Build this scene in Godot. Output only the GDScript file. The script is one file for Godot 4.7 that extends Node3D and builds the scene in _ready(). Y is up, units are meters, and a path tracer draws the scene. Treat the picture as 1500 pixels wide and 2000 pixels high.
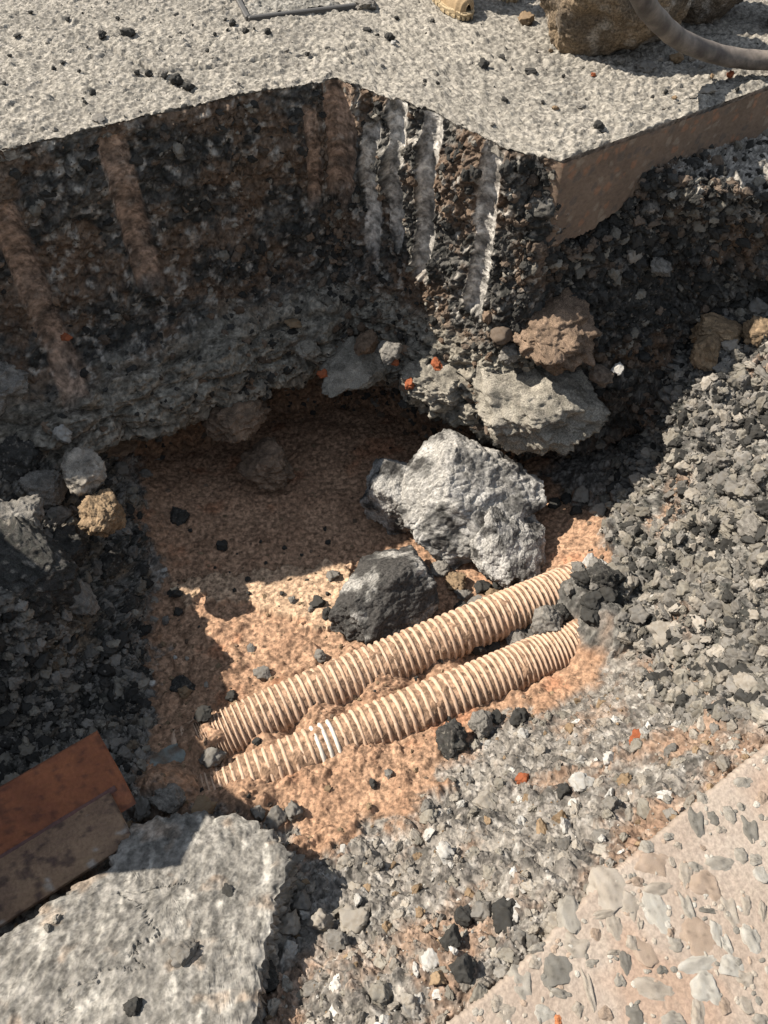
extends Node3D

var used := {}
var noises := {}
var mats := {}
var grain_tex: ImageTexture
var bump_tex: ImageTexture
var soft_tex: ImageTexture
var rng := RandomNumberGenerator.new()
var heights := {}          # ground height by 2 cm plan cell, filled while the ground is built
var ico_cache := {}
var rocks := []            # shared small rock meshes
var cobbles := []

# ---------------------------------------------------------------- helpers
func numbered(called: String) -> String:
	if not used.has(called):
		used[called] = 0
		return called
	used[called] += 1
	return "%s_%03d" % [called, used[called]]

func tag(o: Node3D, label: String, category: String, group := "", kind := "") -> Node3D:
	o.set_meta("label", label)
	if category: o.set_meta("category", category)
	if group: o.set_meta("group", group)
	if kind: o.set_meta("kind", kind)
	return o

func top(called: String, at := Vector3.ZERO) -> Node3D:
	var o := Node3D.new()
	o.name = numbered(called)
	add_child(o)
	o.position = at
	return o

func put(called: String, m: Mesh, material: Material, parent: Node = null) -> MeshInstance3D:
	var o := MeshInstance3D.new()
	o.name = numbered(called) if parent == null else called
	o.mesh = m
	if material: o.material_override = material
	(self if parent == null else parent).add_child(o, true)
	return o

func structure(o: Node3D) -> Node3D:
	o.set_meta("kind", "structure")
	return o

func fbm(key: String, freq: float, oct := 4, ridged := false) -> FastNoiseLite:
	if not noises.has(key):
		var n := FastNoiseLite.new()
		n.noise_type = FastNoiseLite.TYPE_SIMPLEX_SMOOTH
		n.seed = key.hash() % 10000
		n.frequency = freq
		n.fractal_type = FastNoiseLite.FRACTAL_RIDGED if ridged else FastNoiseLite.FRACTAL_FBM
		n.fractal_octaves = oct
		noises[key] = n
	return noises[key]

func cells(key: String, freq: float, value := false) -> FastNoiseLite:
	var k := key + ("v" if value else "d")
	if not noises.has(k):
		var n := FastNoiseLite.new()
		n.noise_type = FastNoiseLite.TYPE_CELLULAR
		n.seed = key.hash() % 10000
		n.frequency = freq
		n.fractal_type = FastNoiseLite.FRACTAL_NONE
		n.cellular_distance_function = FastNoiseLite.DISTANCE_EUCLIDEAN
		n.cellular_return_type = FastNoiseLite.RETURN_CELL_VALUE if value else FastNoiseLite.RETURN_DISTANCE2_SUB
		n.cellular_jitter = 1.0
		noises[k] = n
	return noises[k]

func make_textures() -> void:
	var s := 512
	var a := FastNoiseLite.new()
	a.seed = 11; a.frequency = 0.06; a.fractal_octaves = 5; a.fractal_gain = 0.75
	var b := FastNoiseLite.new()
	b.noise_type = FastNoiseLite.TYPE_CELLULAR
	b.seed = 5; b.frequency = 0.11; b.fractal_type = FastNoiseLite.FRACTAL_NONE
	b.cellular_return_type = FastNoiseLite.RETURN_CELL_VALUE
	var ia := a.get_seamless_image(s, s)
	var ib := b.get_seamless_image(s, s)
	var g := Image.create(s, s, false, Image.FORMAT_RGB8)
	var h := Image.create(s, s, false, Image.FORMAT_RGB8)
	var e := Image.create(s, s, false, Image.FORMAT_RGB8)
	for y in s:
		for x in s:
			var va := ia.get_pixel(x, y).r
			var vb := ib.get_pixel(x, y).r
			var t: float = clampf(0.80 + (va - 0.5) * 0.95 + (vb - 0.5) * 0.28, 0.25, 1.0)
			g.set_pixel(x, y, Color(t, t * 0.995, t * 0.985))
			var u: float = clampf(0.93 + (va - 0.5) * 0.30, 0.6, 1.0)
			e.set_pixel(x, y, Color(u, u, u))
			var k := clampf(va * 0.8 + vb * 0.2, 0.0, 1.0)
			h.set_pixel(x, y, Color(k, k, k))
	grain_tex = ImageTexture.create_from_image(g)
	bump_tex = ImageTexture.create_from_image(h)
	soft_tex = ImageTexture.create_from_image(e)

func mat(key: String, c := Color.WHITE, rough := 0.95, vc := false, world := true, scale := 0.9, relief := 0.9) -> StandardMaterial3D:
	if mats.has(key): return mats[key]
	var m := StandardMaterial3D.new()
	m.resource_name = key
	m.albedo_color = c.linear_to_srgb()
	m.albedo_texture = soft_tex if relief < 0.2 else grain_tex
	m.roughness = rough
	m.metallic_specular = 0.3
	m.vertex_color_use_as_albedo = vc
	m.uv1_triplanar = true
	m.uv1_world_triplanar = world
	m.uv1_scale = Vector3.ONE * scale
	if relief > 0.0:
		m.heightmap_enabled = true
		m.heightmap_texture = bump_tex
		m.heightmap_scale = relief
	mats[key] = m
	return m

func plain(key: String, c: Color, rough := 0.8, metal := 0.0) -> StandardMaterial3D:
	if mats.has(key): return mats[key]
	var m := StandardMaterial3D.new()
	m.resource_name = key
	m.albedo_color = c.linear_to_srgb()
	m.roughness = rough
	m.metallic = metal
	mats[key] = m
	return m

func arrays_mesh(p: PackedVector3Array, n: PackedVector3Array, c: PackedColorArray, idx: PackedInt32Array) -> ArrayMesh:
	var a := []
	a.resize(Mesh.ARRAY_MAX)
	a[Mesh.ARRAY_VERTEX] = p
	a[Mesh.ARRAY_NORMAL] = n
	if c.size() > 0: a[Mesh.ARRAY_COLOR] = c
	a[Mesh.ARRAY_INDEX] = idx
	var m := ArrayMesh.new()
	m.add_surface_from_arrays(Mesh.PRIMITIVE_TRIANGLES, a)
	return m

func spline(a: Vector3, b: Vector3, c: Vector3, d: Vector3, t: float) -> Vector3:
	return 0.5 * (2.0 * b + (c - a) * t + (2.0 * a - 5.0 * b + 4.0 * c - d) * t * t + (3.0 * b - a - 3.0 * c + d) * t * t * t)

func along(pts: Array, n: int) -> PackedVector3Array:
	var out := PackedVector3Array()
	var m := pts.size()
	for i in n:
		var t := float(i) / (n - 1) * (m - 1)
		var k := mini(int(t), m - 2)
		var p0: Vector3 = pts[k - 1] if k > 0 else 2.0 * pts[0] - pts[1]
		var p3: Vector3 = pts[k + 2] if k + 2 < m else 2.0 * pts[m - 1] - pts[m - 2]
		out.append(spline(p0, pts[k], pts[k + 1], p3, t - k))
	return out

# normals of a grid of nu columns and nv rows; rows run away from the first control row
func grid_normals(p: PackedVector3Array, nu: int, nv: int, flip: float) -> PackedVector3Array:
	var out := PackedVector3Array()
	out.resize(p.size())
	for j in nv:
		var j0 := maxi(j - 1, 0) * nu
		var j1 := mini(j + 1, nv - 1) * nu
		var jj := j * nu
		for i in nu:
			var du := p[jj + mini(i + 1, nu - 1)] - p[jj + maxi(i - 1, 0)]
			var dv := p[j1 + i] - p[j0 + i]
			out[jj + i] = (dv.cross(du) * flip).normalized()
	return out

func net_points(net: Array, nu: int, nv: int) -> PackedVector3Array:
	var rows := []
	for r in net: rows.append(along(r, nu))
	var out := PackedVector3Array()
	out.resize(nu * nv)
	var col := []
	col.resize(rows.size())
	for i in nu:
		for k in rows.size(): col[k] = rows[k][i]
		var c := along(col, nv)
		for j in nv: out[j * nu + i] = c[j]
	return out

func grid_index(nu: int, nv: int, flip := false) -> PackedInt32Array:
	var idx := PackedInt32Array()
	idx.resize((nu - 1) * (nv - 1) * 6)
	var k := 0
	for j in nv - 1:
		for i in nu - 1:
			var a := j * nu + i
			var b := a + 1
			var c := a + nu
			var d := c + 1
			if flip:
				idx[k] = a; idx[k + 1] = c; idx[k + 2] = b; idx[k + 3] = b; idx[k + 4] = c; idx[k + 5] = d
			else:
				idx[k] = a; idx[k + 1] = b; idx[k + 2] = c; idx[k + 3] = b; idx[k + 4] = d; idx[k + 5] = c
			k += 6
	return idx

# signed distance to a plan polygon, positive inside
func inside(q: Vector2, poly: PackedVector2Array) -> float:
	var best := 1e9
	var s := false
	var n := poly.size()
	var j := n - 1
	for i in n:
		var a := poly[i]
		var b := poly[j]
		var e := b - a
		var w := q - a
		var d := (w - e * clampf(w.dot(e) / e.length_squared(), 0.0, 1.0)).length_squared()
		if d < best: best = d
		if (a.y > q.y) != (b.y > q.y) and q.x < (b.x - a.x) * (q.y - a.y) / (b.y - a.y) + a.x: s = not s
		j = i
	return sqrt(best) if s else -sqrt(best)

func mixc(a: Color, b: Color, t: float) -> Color:
	return a.lerp(b, clampf(t, 0.0, 1.0))

func bump(v: float) -> float:       # distance to the joint between two stones -> height of the stone
	var c := clampf((v + 1.0) * 2.4, 0.0, 1.0)
	return c * (2.0 - c)

# ---------------------------------------------------------------- rock shapes
func ico(level: int) -> Array:
	if ico_cache.has(level): return ico_cache[level]
	var t := (1.0 + sqrt(5.0)) / 2.0
	var v := [Vector3(-1, t, 0), Vector3(1, t, 0), Vector3(-1, -t, 0), Vector3(1, -t, 0), Vector3(0, -1, t), Vector3(0, 1, t), Vector3(0, -1, -t), Vector3(0, 1, -t), Vector3(t, 0, -1), Vector3(t, 0, 1), Vector3(-t, 0, -1), Vector3(-t, 0, 1)]
	for i in v.size(): v[i] = v[i].normalized()
	var f := [0, 11, 5, 0, 5, 1, 0, 1, 7, 0, 7, 10, 0, 10, 11, 1, 5, 9, 5, 11, 4, 11, 10, 2, 10, 7, 6, 7, 1, 8, 3, 9, 4, 3, 4, 2, 3, 2, 6, 3, 6, 8, 3, 8, 9, 4, 9, 5, 2, 4, 11, 6, 2, 10, 8, 6, 7, 9, 8, 1]
	for l in level:
		var mid := {}
		var g := []
		for k in range(0, f.size(), 3):
			var e := []
			for q in 3:
				var a: int = f[k + q]
				var b: int = f[k + (q + 1) % 3]
				var key := mini(a, b) * 1000000 + maxi(a, b)
				if not mid.has(key):
					mid[key] = v.size()
					v.append(((v[a] + v[b]) * 0.5).normalized())
				e.append(mid[key])
			g.append_array([f[k], e[0], e[2], f[k + 1], e[1], e[0], f[k + 2], e[2], e[1], e[0], e[1], e[2]])
		f = g
	var idx := PackedInt32Array()
	idx.resize(f.size())
	for k in range(0, f.size(), 3):      # clockwise seen from outside
		idx[k] = f[k]; idx[k + 1] = f[k + 2]; idx[k + 2] = f[k + 1]
	ico_cache[level] = [PackedVector3Array(v), idx]
	return ico_cache[level]

# a rock of about radius 1: lumps, flat broken faces, then a rough skin. look(p) gives its colour
func rock(seed_: int, level: int, cuts: int, lump: float, skin: float, stretch := Vector3.ONE, look = null, flatness := 0.62, crumb := 0.0) -> ArrayMesh:
	var r := RandomNumberGenerator.new()
	r.seed = seed_
	var base: Array = ico(level)
	var v: PackedVector3Array = base[0].duplicate()
	var off := Vector3(r.randf(), r.randf(), r.randf()) * 50.0
	var planes := []
	for k in cuts:
		planes.append([Vector3(r.randfn(), r.randfn(), r.randfn()).normalized(), r.randf_range(flatness, flatness + 0.25)])
	var big := fbm("rock_big", 0.9, 2)
	var fine := fbm("rock_fine", 2.8, 4)
	var cc := cells("rock_crumb", 8.0)
	for i in v.size():
		var p := v[i]
		p *= 1.0 + lump * big.get_noise_3dv(p + off)
		for q in planes:
			var n: Vector3 = q[0]
			var over: float = p.dot(n) - q[1]
			if over > 0.0: p -= n * over * 0.93
		p *= 1.0 + skin * fine.get_noise_3dv(p + off)
		if crumb > 0.0: p *= 1.0 + crumb * (bump(cc.get_noise_3dv(p * stretch + off)) - 0.6)
		v[i] = p * stretch
	var idx: PackedInt32Array = base[1]
	var n := PackedVector3Array()
	n.resize(v.size())
	for k in range(0, idx.size(), 3):
		var fn := (v[idx[k + 2]] - v[idx[k]]).cross(v[idx[k + 1]] - v[idx[k]])
		for q in 3: n[idx[k + q]] += fn
	for i in n.size(): n[i] = n[i].normalized()
	var c := PackedColorArray()
	if look != null:
		c.resize(v.size())
		for i in v.size(): c[i] = look.call(v[i] + off, n[i])
	return arrays_mesh(v, n, c, idx)

const STONE := {
	"d": Color(0.068, 0.066, 0.061), "g": Color(0.27, 0.253, 0.228), "p": Color(0.43, 0.39, 0.335), "w": Color(0.62, 0.60, 0.56),
	"t": Color(0.34, 0.245, 0.155), "o": Color(0.46, 0.145, 0.065), "r": Color(0.20, 0.155, 0.12), "c": Color(0.32, 0.295, 0.25), "e": Color(0.25, 0.18, 0.13)}

func stone_mat(t: String) -> Material:
	return mat("stone_" + t, STONE[t] * 0.6, 0.95, true, false, 0.9, 0.03)

func small_look(k: int) -> Callable:      # dust and broken faces on a stone of any colour
	var a := fbm("small_look", 1.4, 4)
	return func(p: Vector3, _n: Vector3) -> Color:
		var t := 1.0 + 0.6 * a.get_noise_3dv(p + Vector3(k, 0, 0))
		t += 1.3 * clampf((a.get_noise_3dv(p * 1.7 + Vector3(0, k * 3.0, 0)) - 0.15) * 2.5, 0.0, 1.0)
		return Color(t, t * 0.97, t * 0.93, 1.0)

func stone_look(t: String) -> Callable:
	var a := fbm("stone_look_a", 1.6, 4)
	var b := cells("stone_look_b", 4.5, true)
	var base: Color = STONE[t]
	return func(p: Vector3, _n: Vector3) -> Color:
		var k := a.get_noise_3dv(p)
		var c := base * (1.0 + 0.55 * k + 0.22 * b.get_noise_3dv(p))
		if t == "d" or t == "g": c = c.lerp(Color(0.34, 0.31, 0.27), clampf((a.get_noise_3dv(p * 2.3 + Vector3(9, 3, 1)) - 0.28) * 3.0, 0.0, 0.75))
		if t == "p" or t == "t": c = c.lerp(Color(0.12, 0.10, 0.08), clampf((a.get_noise_3dv(p * 2.0 + Vector3(4, 8, 1)) - 0.25) * 3.0, 0.0, 0.7))
		c.a = 1.0
		return c

func ground_at(x: float, z: float, fallback: float) -> float:
	var k := Vector2i(roundi(x * 50.0), roundi(z * 50.0))
	return heights.get(k, fallback)

func place_stone(called: String, at: Vector3, r: float, t: String, squash: float, label: String, category: String, group: String, sink := 0.35) -> void:
	var m: Mesh
	var material: Material
	if r > 0.045:
		var lv := 5 if r > 0.09 else 4
		var round_ := t == "r"
		m = rock(int(at.x * 1000.0) * 31 + int(at.z * 1000.0), lv, 3 if round_ else 9, 0.35, 0.05 if round_ else 0.17, Vector3.ONE, stone_look(t), 0.66, 0.0 if round_ else 0.05)
		material = mat("stone_big", Color.WHITE, 0.96, true, false, 1.0, 0.22)
	else:
		var bank := cobbles if t == "r" else rocks
		m = bank[rng.randi() % bank.size()]
		material = stone_mat(t)
	var o := put(called, m, material)
	var turn := Basis(Vector3.UP, rng.randf() * TAU) * Basis(Vector3.RIGHT, rng.randf_range(-0.3, 0.3))
	var sx := rng.randf_range(0.9, 1.12)
	o.transform = Transform3D(turn.scaled_local(Vector3(r * sx, r * squash * 0.85, r / sx)), at + Vector3.UP * r * squash * (1.0 - 2.0 * sink) * 0.85)
	tag(o, label, category, group)

# ---------------------------------------------------------------- sweeps
func frame_along(path: PackedVector3Array, i: int) -> Array:
	var t := (path[mini(i + 1, path.size() - 1)] - path[maxi(i - 1, 0)]).normalized()
	var s := t.cross(Vector3.UP).normalized()
	return [t, s, s.cross(t).normalized()]

# rings round a path: radius(i, angle) and colour(i, angle, point)
func sweep(path: PackedVector3Array, seg: int, radius: Callable, color = null, caps := true) -> ArrayMesh:
	var p := PackedVector3Array()
	var c := PackedColorArray()
	var rows := path.size()
	for i in rows:
		var f := frame_along(path, i)
		for k in seg + 1:
			var a := TAU * (k % seg) / seg
			var q: Vector3 = path[i] + (f[1] * cos(a) + f[2] * sin(a)) * radius.call(i, a)
			p.append(q)
			if color != null: c.append(color.call(i, a, q))
	var nu := seg + 1
	var idx := grid_index(nu, rows, false)
	var n := PackedVector3Array()
	n.resize(p.size())
	for j in rows:
		for i in nu:
			var du := p[j * nu + (i + 1) % seg] - p[j * nu + (i - 1 + seg) % seg]
			var dv := p[mini(j + 1, rows - 1) * nu + i] - p[maxi(j - 1, 0) * nu + i]
			var nn := du.cross(dv).normalized()
			if nn.dot(p[j * nu + i] - path[j]) < 0.0: nn = -nn
			n[j * nu + i] = nn
	# keep the winding clockwise from outside
	var e0 := (p[nu] - p[0]).cross(p[1] - p[0])
	if e0.dot(p[0] - path[0]) < 0.0: idx = grid_index(nu, rows, true)
	if caps:
		for e in 2:
			var row := 0 if e == 0 else rows - 1
			var mid := p.size()
			p.append(path[row])
			var tn := (path[row] - path[1 if e == 0 else rows - 2]).normalized()
			n.append(tn)
			if color != null: c.append(c[row * nu])
			for k in seg:
				idx.append_array([mid, row * nu + k, row * nu + k + 1] if e == 0 else [mid, row * nu + k + 1, row * nu + k])
	return arrays_mesh(p, n, c, idx)

func box_mesh(size: Vector3, bevel := 0.004) -> ArrayMesh:
	var st := SurfaceTool.new()
	st.begin(Mesh.PRIMITIVE_TRIANGLES)
	st.set_smooth_group(-1)
	var h := size * 0.5
	var prof := [Vector2(-h.x + bevel, -h.z), Vector2(h.x - bevel, -h.z), Vector2(h.x, -h.z + bevel), Vector2(h.x, h.z - bevel), Vector2(h.x - bevel, h.z), Vector2(-h.x + bevel, h.z), Vector2(-h.x, h.z - bevel), Vector2(-h.x, -h.z + bevel)]
	var rings := [[-h.y, 1.0], [-h.y + bevel, 0.0], [h.y - bevel, 0.0], [h.y, 1.0]]
	var pt := func(k: int, r: Array) -> Vector3:
		var q: Vector2 = prof[k % 8]
		var inn: float = r[1] * bevel
		return Vector3(q.x - signf(q.x) * inn, r[0], q.y - signf(q.y) * inn)
	for k in 8:
		for j in 3:
			var a: Vector3 = pt.call(k, rings[j]); var b: Vector3 = pt.call(k + 1, rings[j]); var c: Vector3 = pt.call(k, rings[j + 1]); var d: Vector3 = pt.call(k + 1, rings[j + 1])
			for q in [a, c, b, b, c, d]: st.add_vertex(q)
		for q in [Vector3(0, h.y, 0), pt.call(k + 1, rings[3]), pt.call(k, rings[3]), Vector3(0, -h.y, 0), pt.call(k, rings[0]), pt.call(k + 1, rings[0])]: st.add_vertex(q)
	st.generate_normals()
	return st.commit()

# ---------------------------------------------------------------- surfaces of the pit
const GROOVES := [[-0.959, -2.707, 0.060, -0.05, -0.66, 1], [-0.186, -3.104, 0.050, 0.02, -0.47, 1], [-0.283, -3.060, 0.030, -0.10, -0.50, 1], [-1.371, -2.543, 0.060, -0.20, -0.95, 1], [-0.117, -3.082, 0.040, 0.05, -0.30, 0], [-0.023, -3.043, 0.045, -0.12, -0.66, 0], [0.076, -2.967, 0.045, 0.05, -0.56, 0], [0.181, -2.845, 0.050, 0.05, -0.66, 0], [0.364, -2.602, 0.050, -0.02, -0.70, 0]]

# how far inside a drill groove a wall point lies: [0..1 inside, depth, smeared with clay]
func groove(p: Vector3) -> Array:
	for g in GROOVES:
		var dx: float = p.x - g[0]
		var dz: float = p.z - g[1]
		if dx * dx + dz * dz > 0.09: continue
		var t := Vector2(0.91, -0.41) if g[5] == 1 else Vector2(0.75, 0.66)
		var wob := 0.006 * fbm("wob", 7.0, 3).get_noise_3dv(p)
		var q: float = (dx * t.x + dz * t.y + wob) / g[2]
		if absf(q) < 1.15 and p.y < g[3] + 0.03 and p.y > g[4] - 0.08:
			var e := 0.05 * fbm("groove_end", 9.0, 3).get_noise_3dv(p)
			var yy := smoothstep(g[4] - 0.04, g[4] + 0.04, p.y + e) * (1.0 - smoothstep(g[3] - 0.01, g[3] + 0.03, p.y + e))
			var rag := 0.07 * fbm("groove_rag", 14.0, 4).get_noise_3dv(p)
			var inn := (1.0 - smoothstep(0.86, 1.0, absf(q) + rag)) * yy
			return [inn, sqrt(maxf(0.0, 1.0 - q * q)) * g[2] * 0.7, g[5]]
	return [0.0, 0.0, 0]

func rough(p: Vector3, n1: float, stones: float) -> float:
	var d := 0.055 * n1 * fbm("w_big", 2.6, 3).get_noise_3dv(p)
	d += 0.036 * n1 * fbm("w_mid", 9.0, 4).get_noise_3dv(p)
	d += 0.014 * fbm("w_fine", 34.0, 4).get_noise_3dv(p)
	if stones > 0.0:
		var w := p + Vector3(1, 1.3, 0.8) * 0.02 * fbm("w_warp", 12.0, 2).get_noise_3dv(p)
		var m1 := smoothstep(-0.12, 0.25, fbm("w_mask", 4.0, 2).get_noise_3dv(p))
		d += stones * (0.026 * m1 * bump(cells("st1", 13.0).get_noise_3dv(w)) + 0.013 * bump(cells("st2", 29.0).get_noise_3dv(w)) + 0.0085 * bump(cells("st3", 62.0).get_noise_3dv(w)))
	return d

func stone_tint(p: Vector3) -> float:
	var w := p + Vector3(1, 1.3, 0.8) * 0.02 * fbm("w_warp", 12.0, 2).get_noise_3dv(p)
	return 0.5 * cells("st1", 13.0, true).get_noise_3dv(w) + 0.5 * cells("st2", 29.0, true).get_noise_3dv(w) + 0.4 * cells("st3", 62.0, true).get_noise_3dv(w)

const DARK := Color(0.05, 0.049, 0.046)
const ASH := Color(0.165, 0.156, 0.141)
const CLAY := Color(0.30, 0.277, 0.232)
const BROWN := Color(0.225, 0.15, 0.10)
const SMEAR := Color(0.42, 0.30, 0.225)
const GREYSMEAR := Color(0.62, 0.59, 0.545)

func wall_color(p: Vector3, g: Array) -> Color:
	var k := stone_tint(p)
	var big := fbm("wc_big", 3.2, 4).get_noise_3dv(p)
	var mid := fbm("wc_mid", 12.0, 4).get_noise_3dv(p)
	var c := mixc(DARK, ASH, 0.36 + 0.65 * k + 0.9 * mid)
	c = mixc(c, BROWN, clampf((big + 0.04) * 2.6 + mid * 0.9, 0.0, 0.62))
	# the dusty pale crust that clings just under the paving
	c = mixc(c, Color(0.46, 0.43, 0.385), clampf((fbm("wc_dust", 16.0, 4).get_noise_3dv(p) - 0.2) * 4.0, 0.0, 0.8))
	# bedded clay below, reddish earth at the foot
	var layer := p.y + 0.07 * fbm("wc_layer", 2.2, 3).get_noise_3dv(p) - 0.04 * p.x
	var wc := smoothstep(-0.82, -0.90, layer) * (1.0 - smoothstep(-1.22, -1.30, layer))
	var streak := fbm("wc_streak", 9.0, 4).get_noise_3d(p.x, p.y * 5.0, p.z)
	c = mixc(c, CLAY * (1.0 + 0.5 * streak + 0.35 * k), wc * 0.85)
	var we := smoothstep(-1.24, -1.34, layer)
	c = mixc(c, mixc(Color(0.155, 0.105, 0.075), Color(0.33, 0.205, 0.13), 0.5 + mid * 1.3 + smoothstep(-1.4, -1.6, layer) * 0.5), we)
	if g[0] > 0.0:
		var sm := SMEAR if g[2] == 1 else GREYSMEAR
		var str := fbm("wc_drag", 30.0, 3).get_noise_3d(p.x, p.y * 0.18, p.z)
		c = mixc(c, sm * (1.0 + 0.5 * str + 0.3 * mid), g[0] * clampf(0.8 + 0.8 * mid, 0.35, 0.95))
	c.a = 1.0
	return c

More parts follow.
